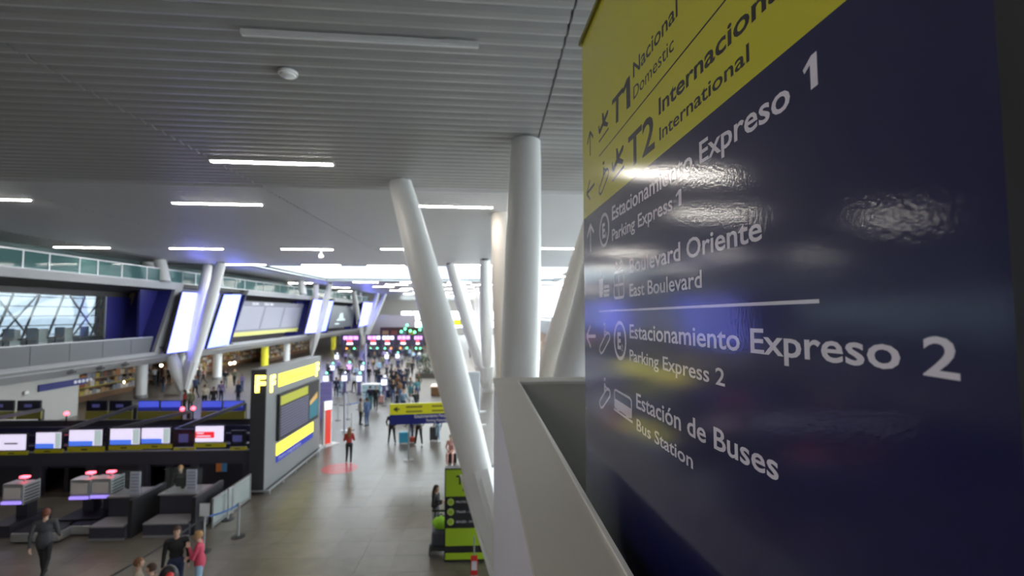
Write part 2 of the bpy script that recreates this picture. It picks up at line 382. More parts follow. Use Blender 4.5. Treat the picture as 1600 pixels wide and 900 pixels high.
# ------------------------------------------------------------------ left mezzanine facade
FX = -27.0
def Yof(px): return W(px, 490, X=FX).y
zt_rail, zb_rail, z_top, z_in, z_sill, z_bot = 10.55, 9.5, 9.5, 8.95, 5.0, 3.7
wall = sroot('wall_left', 'left mezzanine front with slanted frames')
ff = MB(); ff.box(FX - 9, FX, 18, 110, 3.3, 3.7); ff.obj('slab', fascia_white, wall)
ff = MB(); ff.box(FX - 9, FX - .3, 18, 110, 9.2, 9.5); ff.obj('roof_slab', olive_dark, wall)
def poly(name, pts, x, th, m, parent):   # pts are (Y,Z) in plane x
    return MB().prism([(x, p[0], p[1]) for p in pts], (-th, 0, 0)).obj(name, m, parent)
def yz(px, z): return (Yof(px), z)
# frames of the three boxes: (left px, right px top, slant)
def slant_box(ya, yb, sl, first_box=False):
    """ya..yb along the hall at sill level, ends lean by sl at the top"""
    t = .62
    poly('frame_top', [(ya + sl, z_top), (yb + sl, z_top), (yb + sl * .9, z_in), (ya + sl * .9, z_in)], FX + .25, .6, fascia_white, wall)
    poly('frame_end', [(yb + sl, z_top), (yb + sl + t * 1.5, z_top), (yb + t * 1.5, z_bot), (yb, z_bot)], FX + .25, .6, fascia_white, wall)
    poly('frame_bottom', [(ya, z_bot - .05), (yb, z_bot - .05), (yb, z_bot + .12), (ya, z_bot + .12)], FX + .25, .6, fascia_white, wall)
    # inner side cheek, deep blue
    MB().prism([(FX, yb + sl * .9, z_in), (FX, yb, z_bot), (FX - 2.6, yb - .2, z_bot), (FX - 2.6, yb - .2 + sl * .8, z_in)], (0, .12, 0)).obj('side_cheek', blue_wall, wall)
    MB().prism([(FX, ya + sl, z_in), (FX, ya, z_bot), (FX - 2.6, ya + .2, z_bot), (FX - 2.6, ya + .2 + sl * .8, z_in)], (0, -.12, 0)).obj('side_cheek', blue_wall, wall)
    MB().prism([(FX, ya, z_in), (FX, yb + sl, z_in), (FX - 2.6, yb + sl, z_in - .35), (FX - 2.6, ya, z_in - .35)], (0, 0, .1)).obj('soffit', olive_dark, wall)
yA, yB = 18, Yof(238); slant_box(yA, yB, 2.6)
poly('sill_panel', [(yA, z_bot + .1), (yB - .1, z_bot + .1), (yB + .3, z_sill), (yA, z_sill)], FX - .05, .15, sill_grey, wall)
for k in range(7):
    yy = 22 + 2.7 * k; poly('panel_joint', [(yy, z_bot + .12), (yy + .03, z_bot + .12), (yy + .03, z_sill - .02), (yy, z_sill - .02)], FX - .04, .02, dark_metal, wall)
MB().box(FX - .15, FX, yA, yB + .2, z_sill, z_sill + .06).obj('sill_cap', silver, wall)
# upper header and blue backing wall between the boxes, behind the tall screens
poly('header_panel', [(yA, 8.15), (yB + 1, 8.15), (yB + 1.4, z_in), (yA, z_in)], FX - 2.6, .12, olive_dark, wall)
MB().box(FX - 2.7, FX - 2.55, yB - 1.4, yB + 1.2, z_bot, 8.2).obj('end_panel', blue_wall, wall)
y2a, y2b = Yof(362), Yof(474); y3a, y3b = Yof(512), Yof(558)
MB().box(FX - 1.2, FX - 1.0, yB, y2a + 2, z_bot, z_top).obj('backing_wall', blue_wall, wall)
MB().box(FX - 1.2, FX - 1.0, y2b, y3a + 2, z_bot, z_top).obj('backing_wall', blue_wall, wall)
MB().box(FX - 1.2, FX - 1.0, y3b, 118, z_bot, z_top).obj('backing_wall', fascia_white, wall)
slant_box(y2a, y2b, 3.0); slant_box(y3a, y3b, 3.0)
# lower fascia (leans back under the boxes)
MB().prism([(FX + .2, 0, z_bot), (FX + .2, 0, z_bot - .12), (FX - .7, 0, 2.75), (FX - 1, 0, 2.75), (FX - 1, 0, z_bot)], (0, 1, 0)).v
lf = MB(); lf.prism([(FX + .2, 18, z_bot - .02), (FX + .2, 18, z_bot - .15), (FX - .7, 18, 2.8), (FX - 1.0, 18, 2.8), (FX - 1.0, 18, z_bot - .02)], (0, 92, 0)); lf.obj('lower_fascia', mat('pale_fascia', (.42, .42, .43), .4), wall)
for px, py in ((110, 581), (155, 575), (194, 569)):
    p = W(px, py, X=FX - .25); o = thing('vent_nozzle', 'round air nozzle on the pale fascia, %s' % {110: 'nearest of three', 155: 'middle of three', 194: 'farthest of three'}[px], 'air nozzle', p, group='air nozzles on the pale fascia')
    MB().tube([(-.1, 0, -.05), (.12, 0, .02), (.3, 0, .0)], [.16, .16, .13], 14).obj('ring', grey_metal, o, True); MB().tube([(.28, 0, 0), (.33, 0, 0)], [.09, .08], 12).obj('throat', black, o, True)
# ground floor wall below
gw = MB(); yg = Yof(152); gw.box(FX - 1.2, FX - 1.0, 18, yg, 0, 2.85); gw.obj('ground_wall', mat('pale_wall', (.45, .44, .42), .5), wall)
# glass railing
rail = thing('glass_railing', 'long green glass railing on top of the left mezzanine roof', 'railing', (FX, 26, zb_rail))
def rz(v): return v - zb_rail
yy = 20.0; k = 0
MB().box(-.04, .04, 20 - 26, 110 - 26, rz(zt_rail), rz(zt_rail) + .07).obj('handrail', silver, rail)
MB().box(-.05, .05, 20 - 26, 110 - 26, 0, .06).obj('base_rail', silver, rail)
ys = [20, 23.2, 26.2, 27.6, 29.3, 31.0, 33.2, 34.7, 36.9]
while ys[-1] < 108: ys.append(ys[-1] + (2.6 if len(ys) % 2 else 1.9))
for i, yy in enumerate(ys[:-1]):
    MB().box(-.03, .03, yy - 26 - .045, yy - 26 + .045, 0, rz(zt_rail)).obj('post', silver, rail)
    MB().box(-.01, .01, yy - 26 + .06, ys[i + 1] - 26 - .06, .06, rz(zt_rail)).obj('glass_panel', green_glass, rail)
MB().box(FX - 3.2, FX - 3, 18, 110, 9.5, CZ).obj('upper_back_wall', mat('teal_back', (.10, .15, .15), .6), wall)

for k, (tx, ty, bx0, by0) in enumerate(((230, 410, 241, 437), (250, 406, 257, 439), (451, 443, 456, 457), (470, 439, 474, 459))):
    top = W(tx, ty, Z=CZ); bt = W(bx0, by0, Y=top.y); bt.z = 9.5; o = thing('roof_column', ('left one of the short leaning columns on the mezzanine roof, near pair', 'right one of the short leaning columns on the mezzanine roof, near pair', 'left one of the short leaning columns on the mezzanine roof, far pair', 'right one of the short leaning columns on the mezzanine roof, far pair')[k], 'column', bt)
    MB().tube([(0, 0, 0), (top - bt) * .5, top - bt], [.44, .46, .4], 24).obj('shaft', white_paint, o, True); MB().tube([(0, 0, 0), (0, 0, .12)], .5, 20).obj('base_ring', grey_metal, o, True)
# view through the first box: a far glazed wall with a slanted grid, columns and desks
gx = -38.0
MB().box(gx - 4, FX - 2.7, 18, 60, z_sill - .4, z_sill - .3).obj('office_floor', mat('office_floor', (.12, .1, .08), .4), wall)
MB().box(gx - 4, FX - 2.7, 18, 60, 9.0, 9.1).obj('office_ceiling', white_paint, wall)
win2 = MB()
for i in range(14):
    yy = 18 + 2.3 * i; win2.bar((gx, yy, 3.6), (gx, yy + 2.2, 9.2), .12)
    if i % 3 == 0: win2.bar((gx - .3, yy, 3.6), (gx - .3, yy + 5.0, 9.2), .1); win2.bar((gx - .3, yy + 5, 3.6), (gx - .3, yy, 9.2), .1)
for z in (4.3, 5.1, 5.9, 6.7, 7.5, 8.3): win2.bar((gx + .05, 18, z), (gx + .05, 60, z), .08)
wn2 = tag(win2.obj('window_2', mat('grid_steel', (.1, .12, .14), .5)), 'steel grid of the outer window seen through the left offices', kind='structure')
MB().box(gx - .5, gx - .48, 18, 60, 3.6, 9.2).obj('pane', glass_mat('tinted_glass', (.30, .33, .36), .98), wn2)
MB().box(gx - 1, FX - 2.8, 50, 50.2, z_sill - .3, 9).obj('timber_wall', mat('timber_wall', (.42, .24, .1), .5, var=.2, vs=6), wall)
for i, (px, c) in enumerate(((22, 'white'), (66, 'white'), (106, 'white'))):
    p = W(px, 535, X=FX - 4.0); o = thing('office_desk_screen', '%s white desk partition seen through the left office window' % ('leftmost', 'middle', 'rightmost')[i], 'desk screen', (p.x, p.y, z_sill - .3))
    MB().box(-.05, .05, -.35, .35, 0, 1.1).obj('panel', white_paint, o); MB().box(-.06, .06, -.38, .38, 1.1, 1.15).obj('cap', silver, o)
for i, px in enumerate((5, 42, 86, 125)):
    p = W(px, 530, X=FX - 3.6); o = thing('office_chair', 'dark high backed office chair by the left office window, %s from the left' % ('first', 'second', 'third', 'fourth')[i], 'office chair', (p.x, p.y, z_sill - .3))
    MB().box(-.3, .3, -.32, .32, .45, .55).obj('seat', black, o, bevel=.03); MB().box(.25, .33, -.38, .38, .55, 1.25).obj('backrest', mat('navy_fabric', (.04, .07, .12), .8), o, bevel=.03)
    MB().tube([(0, 0, 0.05), (0, 0, .45)], .04, 8).obj('stem', dark_metal, o)
    MB().bar((-.3, 0, .04), (.3, 0, .04), .06).bar((0, -.3, .04), (0, .3, .04), .06).obj('base', dark_metal, o)
MB().box(FX - 2.58, FX - 2.55, 18, yB - 1.4, z_sill, 8.2).obj('office_pane', clear_glass, wall)
gl = MB()
MB().box(FX - 2.6, FX - 2.5, yB - 1.5, yB - 1.4, z_sill, 8.2).obj('window_frame', silver, wall)

# tall slanted LED screens
def led(pts, m, label):
    P3 = [W(x, y, X=FX + .9) for x, y in pts]; c = P3[3]
    o = thing('led_screen', label, 'screen', c)
    MB().prism([p - c for p in P3], (-.25, 0, 0)).obj('cabinet', dark_metal, o)
    cc = sum(P3, Vector()) / 4
    MB().prism([(p - cc) * .985 + cc - c + Vector((.004, 0, 0)) for p in P3], (.012, 0, 0)).obj('display', m, o)
    for q in (P3[3], P3[2]):
        MB().bar(q - c + Vector((-.2, .2, .5)), q - c + Vector((-1.8, .2, .5)), .1).obj('bracket', dark_metal, o)
led([(285, 456), (343, 458), (318, 546), (260, 553)], led_a, 'largest glowing white slanted screen, nearest on the left side')
led([(350, 460), (377, 460), (357, 539), (323, 545)], led_b, 'pale blue slanted screen right beside the largest white one')
led([(490, 468), (510, 469), (497, 520), (476, 521)], led_a, 'glowing white slanted screen between the departures board and the picture screen')
led([(514, 470), (521, 470), (509, 517), (500, 519)], led_b, 'narrow pale blue slanted screen at the second branching column')
led([(568, 472), (584, 473), (574, 508), (560, 511)], led_a, 'farthest glowing white slanted screen')

# departures board and picture screen inside boxes two and three
def board(ya, yb, label, m, kind):
    o = thing('display_board' if kind else 'picture_screen', label, 'screen', (FX - .35, (ya + yb) / 2, z_sill - .6)); h = (yb - ya) / 2
    sl = .9
    P = [(0, -h, 0), (0, h, 0), (0, h + 2.2, 3.9), (0, -h + 2.2, 3.9)]
    MB().prism(P, (-.2, 0, 0)).obj('panel', m, o)
    if kind:
        MB().prism([(0.01, -h, -.0), (0.01, h, 0), (.01, h + .25, .45), (.01, -h + .25, .45)], (.02, 0, 0)).obj('yellow_strip', mat('dull_yellow', (.5, .48, .15), .5, emit=(.5, .48, .16), es=.25), o)
        for r in range(12):
            z = .75 + r * .22; dy = 2.2 * z / 3.9
            for c_ in range(3):
                a = -h + dy + .6 + c_ * (2 * h - 1) / 3; b = a + (2 * h - 1) / 3 - .5
                MB().box(.01, .02, a, b, z, z + .1).obj('text_row', mat('row_print', (.36, .36, .42), .5, emit=(.3, .3, .42), es=.35), o)
        text('SALIDAS', 'heading', mat('soft_white', (.8, .8, .85), .5, emit=(.7, .7, .8), es=.5), frame((.02, -h + 4.5, 3.5), (0, 1, 0), (0, 0, 1)), o, size=.42)
        text('DEPARTURES', 'heading', MATS['soft_white'], frame((.02, -h + 7.5, 3.5), (0, 1, 0), (0, 0, 1)), o, size=.42)
    else:
        gm = mat('picture_glow', (.5, .6, .6), .5, emit=(.55, .68, .68), es=.8)
        MB().prism([(.012, -2.6, 1.2), (.012, 2.6, 1.2), (.012, 2.4, 1.6), (.012, -2.0, 1.6)], (.01, 0, 0)).obj('picture_shape', gm, o)
        MB().prism([(.012, -1.4, 1.6), (.012, 1.6, 1.6), (.012, 1.2, 2.7), (.012, -.6, 2.5)], (.01, 0, 0)).obj('picture_shape', gm, o)
        MB().box(.012, .02, -3.5, -1, .55, .8).obj('caption', gm, o)
    return o
bm_ = mat('board_grey', (.11, .11, .14), .4, emit=(.13, .13, .18), es=.55)
board(y2a + .6, y2b - 1.2, 'large grey departures board with yellow strip inside the second slanted frame', bm_, 1)
board(y3a + .8, y3b - 2, 'grey picture screen inside the third slanted frame', mat('picture_grey', (.07, .08, .1), .4, emit=(.08, .09, .12), es=.5), 0)

# blue sign on white ground wall, small round lamp
a = W(60, 606, X=FX - .95); b = W(136, 595, X=FX - .95)
o = thing('wall_sign', 'long dark blue sign strip on the pale ground floor wall', 'sign', (FX - .98, a.y, a.z))
dy = b.y - a.y
MB().box(0, .06, 0, dy, -.25, .18).obj('panel', blue_sign, o)
for k in range(5): MB().box(.06, .07, dy * .70 + k * .32, dy * .70 + k * .32 + .22, -.12, .08).obj('letter', white_ink, o)
p = W(40, 614, X=FX - .95); o = thing('wall_lamp', 'small round white lamp on the pale wall left of the blue sign', 'lamp', p)
MB().ball((.05, 0, 0), (.08, .16, .16)).obj('globe', white_paint, o, True); MB().tube([(0, 0, 0), (.04, 0, 0)], .12, 12).obj('plate', grey_metal, o)

# ------------------------------------------------------------------ shops under the mezzanine
shop = sroot('wall_left', 'brown back wall of the shops under the left mezzanine')
brown = mat('brown_timber', (.2, .1, .045), .5, var=.3, vs=2); tan = mat('tan_wall', (.42, .3, .2), .6, var=.2, vs=2)
MB().box(-41, -40.8, 30, 112, 0, 3.4).obj('shop_back_wall', brown, shop)
for k, px in enumerate((221, 339, 413, 447, 520)):
    p = W(px, 590, X=FX - 1.6); col = (white_paint, white_paint, mat('yellow_column_glow', (.75, .7, .05), .4, emit=(.8, .75, .05), es=.25), white_paint, MATS['yellow_column_glow'])[k]  # yellow columns get a faint glow of their own on top of the colour
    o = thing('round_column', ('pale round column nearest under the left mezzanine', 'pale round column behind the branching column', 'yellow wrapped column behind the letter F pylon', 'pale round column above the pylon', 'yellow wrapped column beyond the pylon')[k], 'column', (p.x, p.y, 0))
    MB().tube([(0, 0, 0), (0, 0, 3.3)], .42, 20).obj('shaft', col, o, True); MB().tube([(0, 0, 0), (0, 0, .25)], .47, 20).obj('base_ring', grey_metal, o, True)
random.seed(3)
palette = [(.5, .3, .12), (.6, .45, .1), (.7, .65, .6), (.3, .08, .05), (.15, .12, .1), (.55, .2, .06), (.3, .3, .35), (.65, .5, .3)]
pm = [mat('goods_colour_%d' % i, c, .5) for i, c in enumerate(palette)]
sh_names = ['nearest shop shelf, with yellow edge, beside the pale wall', 'shop shelf behind the first round column', 'shop shelf left of the branching column foot', 'shop shelf right of the branching column foot', 'shop shelf behind the second round column', 'shop shelf above the letter F pylon', 'shop shelf beyond the yellow column', 'shop shelf in the far arcade by the walkway']
for k, px in enumerate((175, 205, 252, 300, 352, 392, 440, 470)):
    Xs = -31.5 - (k % 3) * 1.3; p = W(px, 490, X=Xs)
    o = thing('shop_shelf', 'brown ' + sh_names[k], 'shelf', (Xs, p.y, 0)); Ln = 2.0 + .03 * p.y
    MB().box(-.5, -.4, -Ln, Ln, 0, 2.3).obj('back', brown, o)
    for z in (.5, 1.1, 1.7, 2.25):
        MB().box(-.45, 0, -Ln, Ln, z, z + .05).obj('shelf_board', yellow if (k == 0 and z == 1.1) else tan, o)
        if z < 2.2:
            y = -Ln + .1
            while y < Ln - .35:
                wd = random.uniform(.2, .5); MB().box(-.35, -.05, y, y + wd, z + .05, z + .05 + random.uniform(.2, .48)).obj('goods_box', random.choice(pm), o); y += wd + .04
for k, (px, py, r) in enumerate(((252, 571, .12), (308, 575, .14), (360, 568, .16), (366, 567, .16), (165, 596, .12), (192, 597, .14))):
    p = W(px, py, X=FX - 3.0 - (2 if k > 3 else 0)); o = thing('pendant_lamp', ['bluish white round lamp left of the branching column', 'round lamp right of the branching column legs', 'left one of the twin round warm lamps', 'right one of the twin round warm lamps', 'warm lamp over the yellow edged shelf, left', 'warm lamp over the yellow edged shelf, right'][k], 'lamp', p)
    MB().ball((0, 0, 0), r).obj('globe', warm_bulb, o, True); MB().tube([(0, 0, r), (0, 0, 3.3 - p.z)], .02, 6).obj('cord', black, o)

# ------------------------------------------------------------------ letter F pylon
PY0, PY1 = fl(413, 772).y, fl(497, 703).y; PXr = -8.62; PXl = W(388, 760, Y=PY0).x; PZ = 4.75
py = thing('check_in_pylon', 'tall grey check-in pylon with lit yellow letter F and a flight screen', 'sign pylon', ((PXl + PXr) / 2, PY0, 0))
ox, oy = (PXl + PXr) / 2, PY0
hw = (PXr - PXl) / 2; D = PY1 - PY0
MB().box(-hw, hw, 0, D, .12, PZ).obj('body', mat('pylon_grey', (.26, .27, .28), .4, .1), py)
MB().box(-hw, hw - .02, -.02, 0, .12, PZ - .05).obj('front_panel', mat('pylon_dark', (.05, .05, .06), .4), py, bevel=.005)
MB().box(-hw + .05, hw - .05, .05, D - .05, 0, .12).obj('plinth', dark_metal, py)
text('F', 'front_letter', f_lit, frame((-hw + .14, -.03, PZ - .86), (1, 0, 0), (0, 0, 1)), py, size=.86, depth=.02, bold=.035)
R = hw + .012
text('F', 'side_letter', f_lit, frame((R, .30, PZ - .92), (0, 1, 0), (0, 0, 1)), py, size=.86, depth=.02, bold=.035)
text('F', 'side_letter', f_lit, frame((R, D - .75, PZ - .92), (0, 1, 0), (0, 0, 1)), py, size=.86, depth=.02, bold=.035)
MB().box(hw, hw + .03, 1.05, D - .85, PZ - .85, PZ - .32).obj('upper_band', yellow_lit, py)
text('Mesones  Check-in counters', 'band_text', mat('band_grey', (.5, .45, .1), .5), frame((hw + .032, 2.0, PZ - .63), (0, 1, 0), (0, 0, 1)), py, size=.16)
scr = MB().box(hw, hw + .12, .95, D - .55, 1.75, 3.62).obj('monitor', black, py)
MB().box(hw + .12, hw + .125, 1.05, D - 2.0, 3.15, 3.52).obj('monitor_header', mat('screen_olive', (.3, .32, .03), .5, emit=(.42, .42, .03), es=.5), scr)
for r in range(11): MB().box(hw + .12, hw + .126, 1.1, D - 1.9, 1.88 + r * .112, 1.94 + r * .112).obj('flight_row', mat('row_dim', (.1, .1, .16), .5, emit=(.1, .1, .16), es=.8), scr)
MB().box(hw + .12, hw + .125, D - 1.75, D - .65, 1.9, 2.7).obj('advert', mat('advert_teal', (.02, .12, .16), .5, emit=(.02, .12, .16), es=.7), scr)
MB().prism([(hw + .121, D - 1.75, 2.55), (hw + .121, D - .75, 2.75), (hw + .121, D - .75, 3.05), (hw + .121, D - 1.75, 2.75)], (.006, 0, 0)).obj('advert_stripe', mat('advert_orange', (.5, .3, .1), .5, emit=(.45, .3, .08), es=.6), scr)
MB().box(hw, hw + .03, 1.0, D - .95, 1.15, 1.62).obj('lower_band', yellow_lit, py)
MB().box(hw, hw + .03, 1.0, D - 1.0, .88, 1.14).obj('blue_band', mat('blue_band', (.01, .03, .35), .4, emit=(.01, .03, .4), es=.5), py)
text('Check-in y entrega de equipaje', 'band_text', white_ink, frame((hw + .032, 1.15, .95), (0, 1, 0), (0, 0, 1)), py, size=.19)
g = thing('bumper_rail', 'low white bumper rail along the foot of the letter F pylon', 'rail', (PXr + .22, PY0 - .15, 0))
MB().bar((0, 0, .16), (0, D + .5, .16), .06).obj('rail', silver, g); MB().bar((0, 0, .16), (-hw * 2 - .3, 0, .16), .06).obj('rail', silver, g)
for k in range(6): MB().bar((0, .15 + k * 1.25, 0), (0, .15 + k * 1.25, .16), .05).obj('foot', silver, g)
# ------------------------------------------------------------------ check-in islands
IY = PY0 + .15
def isl_wall(y, x0, x1, z0, z1, label, desk_gap=True):
    o = thing('check_in_wall', label, 'counter wall', (x1, y, 0))
    Lw = x1 - x0
    MB().box(-Lw, 0, 0, .25, z0, z1).obj('upper_panel', charcoal, o)
    MB().box(-Lw, 0, -.04, .0, z1, z1 + .04).obj('ledge', grey_metal, o)
    x = 0; k = 0
    while x < Lw:
        MB().box(-x - .3, -x, 0, .25, 0, z0).obj('pier', charcoal, o)
        if k % 2 == 0: MB().box(-x - 1.9, -x - .3, .1, .25, 0, z0).obj('infill', mat('charcoal_infill', (.03, .03, .045), .5), o)
        x += 1.95; k += 1
    return o
isl_wall(IY, -26, PXl, 1.12, 1.62, 'near dark check-in back wall running left from the pylon')
isl_wall(PY1 - .2, -26, PXl, .2, 1.62, 'second dark check-in back wall behind the near one')
o = thing('conveyor_deck', 'dark blue baggage conveyor deck between the two check-in walls', 'conveyor', (PXl, IY, 0))
MB().box(-16.5, -.05, .3, PY1 - IY - .25, .95, 1.15).obj('deck', mat('deck_blue', (.02, .02, .05), .4), o)
for yv in (1.6, 3.4, 5.0): MB().box(-16.5, -.05, yv, yv + .25, 1.15, 1.45).obj('belt_guard', mat('belt_guard', (.03, .03, .09), .35), o)
for k in range(9): MB().box(-1.5 - k * 1.9, -1.35 - k * 1.9, .35, PY1 - IY - .3, 0, .95).obj('support', dark_metal, o)
def strut(pa, pb, label):
    a = W(*pa, Y=IY + .1); b = W(*pb, Y=PY1 - .1); o = thing('roof_strut', label, 'strut', (a.x, a.y, 0)); v = b - Vector((a.x, a.y, 0)); a0 = Vector((0, 0, a.z))
    MB().bar(a0, v, .1, .16).obj('beam', dark_metal, o); MB().bar((0, 0, 1.0), a0, .12).obj('post', dark_metal, o); MB().bar((v.x, v.y, .9), v, .16).obj('post', dark_metal, o)
strut((-40, 660), (65, 640), 'leftmost dark diagonal strut over the conveyor')
strut((75, 682), (213, 634), 'second dark diagonal strut from the left over the conveyor')
strut((170, 673), (296, 643), 'third dark diagonal strut from the left over the conveyor')
strut((272, 673), (382, 630), 'dark diagonal strut nearest the pylon over the conveyor')
blue_scr = mat('screen_blue_part', (.05, .12, .6), .4, emit=(.08, .2, .85), es=.9)
red_scr = mat('screen_red_part', (.7, .02, .03), .4, emit=(.9, .03, .05), es=.9)
lilac = mat('screen_lilac', (.75, .7, .85), .4, emit=(.72, .66, .86), es=1.05)
desk_grey = mat('counter_stone', (.3, .29, .31), .4)
def counter_monitor(x0, x1, y0, y1, ys1, Yd, label, style):
    a = W(x0, y0, Y=Yd); b = W(x1, y1, Y=Yd); zs = W(x0, ys1, Y=Yd).z; c = Vector(((a.x + b.x) / 2, Yd, zs))
    o = thing('counter_monitor', label, 'monitor', c); h = (b.x - a.x) / 2; zb, zt = b.z - zs, a.z - zs
    MB().box(-h - .03, h + .03, 0, .09, zb - .03, zt + .03).obj('housing', black, o, bevel=.01)
    d = MB().box(-h, h, -.012, 0, zb, zt).obj('display', {'dark': mat('screen_off', (.02, .02, .04), .2), 'blue': blue_led}.get(style, lilac), o)
    if style == 'lilac':
        MB().box(-h, h * .45, -.02, -.012, zb, zb + (zt - zb) * .3).obj('blue_footer', blue_scr, d)
        MB().box(h * .55, h * .98, -.02, -.012, zb + .02, zt - .02).obj('side_picture', mat('picture_grey_green', (.4, .5, .5), .5, emit=(.5, .6, .6), es=.7), d)
    if style == 'plane': MB().box(-h * .6, h * .4, -.02, -.012, zb + .22, zb + .27).obj('dark_stripe', ink, d)
    if style == 'red':
        MB().box(-h, h * .35, -.02, -.012, zb + (zt - zb) * .25, zb + (zt - zb) * .65).obj('red_banner', red_scr, d)
        for q in range(2): MB().box(-h * .9, -h * (.4 - .5 * q), -.026, -.02, zb + (zt - zb) * (.52 - .18 * q), zb + (zt - zb) * (.58 - .18 * q)).obj('banner_line', lilac, d)
    if style == 'dark': MB().box(-.2, .15, -.02, -.012, zb + .15, zt - .15).obj('faint_image', mat('faint_blue', (.05, .05, .15), .4, emit=(.06, .06, .2), es=.6), d)
    if style == 'blue': MB().box(-h, h, -.02, -.012, zb, zb + (zt - zb) * .35).obj('dark_footer', mat('blue_dim', (.02, .02, .15), .4, emit=(.02, .03, .25), es=.6), d)
    if style != 'none':
        MB().box(-h - .03, h + .08, -.03, .06, 0, zb - .05).obj('yellow_plate', yellow if Yd < 20 else mat('yellow_dim', (.3, .29, .05), .5), o)
        if Yd < 20: MB().box(-.12, .1, -.035, -.03, (zb - .05) * .35, (zb - .05) * .65).obj('plate_number', ink, o)
    return o
NG = None
ym = IY - .03
counter_monitor(-60, -8, 680, 703, 712, ym, 'white counter monitor cut by the left edge of the view', 'plane')
counter_monitor(0, 40, 679, 703, 711, ym, 'white counter monitor with a dark line, first complete one from the left', 'plane')
counter_monitor(57, 95, 676, 700, 708, ym, 'narrow lilac counter monitor with blue footer, second from the left', 'lilac')
counter_monitor(109, 159, 672, 696, 706, ym, 'wide lilac counter monitor with blue footer, third from the left', 'lilac')
counter_monitor(173, 218, 670, 694, 703, ym, 'lilac counter monitor with blue footer, fourth from the left', 'lilac')
counter_monitor(222, 265, 669, 692, 701, ym, 'lilac counter monitor with blue footer beside the dark switched-off one', 'lilac')
counter_monitor(274, 302, 672, 697, 703, ym, 'dark switched-off counter monitor left of the red one', 'dark')
counter_monitor(306, 349, 666, 690, 699, ym, 'white counter monitor with red banner near the pylon', 'red')
counter_monitor(362, 382, 674, 696, 703, ym, 'small dark monitor between the red one and the pylon', 'dark')
yb2 = PY1 - .25
for i, (x0, x1, st) in enumerate(((-20, 20, 'dark'), (28, 62, 'dark'), (136, 166, 'dark'), (172, 204, 'dark'), (217, 248, 'blue'), (252, 282, 'blue'), (316, 346, 'blue'), (350, 380, 'blue'))):
    counter_monitor(x0, x1, 627, 641, 655, yb2, ('dark back row monitor cut by the left edge', 'dark back row monitor over the left end', 'dark back row monitor before the pale wall, left one', 'dark back row monitor before the pale wall, right one', 'blue lit back row monitor under the first round column', 'blue lit back row monitor left of the branching column', 'blue lit back row monitor right of the branching column', 'blue lit back row monitor beside the pylon')[i], st)
for px, py_, lb in ((285, 639, 'left red lamp over the back check-in row'), (302, 638, 'right red lamp over the back check-in row'), (104, 646, 'red lamp in front of the pale wall')):
    p = W(px, py_, Y=yb2 - .15); o = thing('signal_lamp', lb, 'lamp', p); MB().ball((0, 0, 0), .1).obj('bulb', red_led, o, True); MB().bar((0, 0, -.6), (0, 0, -.05), .04).obj('stem', black, o)
o = thing('wall_poster', 'small orange and blue poster on the dark check-in wall near the pylon', 'poster', W(346, 737, Y=IY - .02))
MB().box(-.2, 0, -.012, 0, 0, .32).obj('orange_half', mat('poster_orange', (.65, .2, .05), .5), o); MB().box(0, .2, -.012, 0, 0, .32).obj('blue_half', mat('poster_blue', (.08, .25, .5), .5), o)

# counters in front of the near wall
def counter(pxl, pxr, label, yfront, glass=True, kiosk=False):
    a = W(pxl, 800, Y=yfront + .9).x; b = W(pxr, 800, Y=yfront + .9).x; c = (a + b) / 2; h = (b - a) / 2
    o = thing('check_in_desk', label, 'check-in desk', (c, yfront, 0))
    MB().box(-h, h, 0, .7, 0, .38).obj('scale_box', charcoal, o, bevel=.01); MB().box(-h, h * .9, -.03, .7, .38, .43).obj('scale_top', desk_grey, o, bevel=.01)
    MB().box(-h, h, -.02, 0, 0, .06).obj('kick_strip', silver, o)
    MB().box(-h, h, .75, 1.5, 0, 1.0).obj('desk_body', charcoal, o, bevel=.01); MB().box(-h - .05, h + .05, .7, 1.6, 1.0, 1.05).obj('desk_top', desk_grey, o, bevel=.01)
    MB().box(h, h + .12, .1, 1.7, 0, 1.15).obj('side_panel', mat('side_dark', (.03, .03, .035), .35), o)
    if glass:
        MB().box(-h + .1, h - .1, .8, .815, 1.05, 1.85).obj('screen_glass', clear_glass, o)
        MB().box(h * .15, h * .15 + .32, .77, .79, 1.08, 1.80).obj('notice_sheet', mat('notice_paper', (.55, .57, .68), .6), o)
        for q in range(6): MB().box(h * .15 + .04, h * .15 + .28, .76, .77, 1.2 + q * .1, 1.24 + q * .1).obj('notice_line', mat('notice_grey', (.3, .32, .4), .6), o)
    m_ = MB().box(-h + .2, -h + .65, 1.2, 1.25, 1.12, 1.42).obj('desk_monitor', black, o)
    MB().box(-h + .38, -h + .47, 1.2, 1.25, 1.05, 1.12).obj('monitor_foot', black, m_)
    return o
counter(175, 228, 'dark check-in desk with a white notice sheet, right of the baggage machines', 15.75)
counter(254, 322, 'dark check-in desk with a seated clerk, nearest the glass barrier', 15.9)
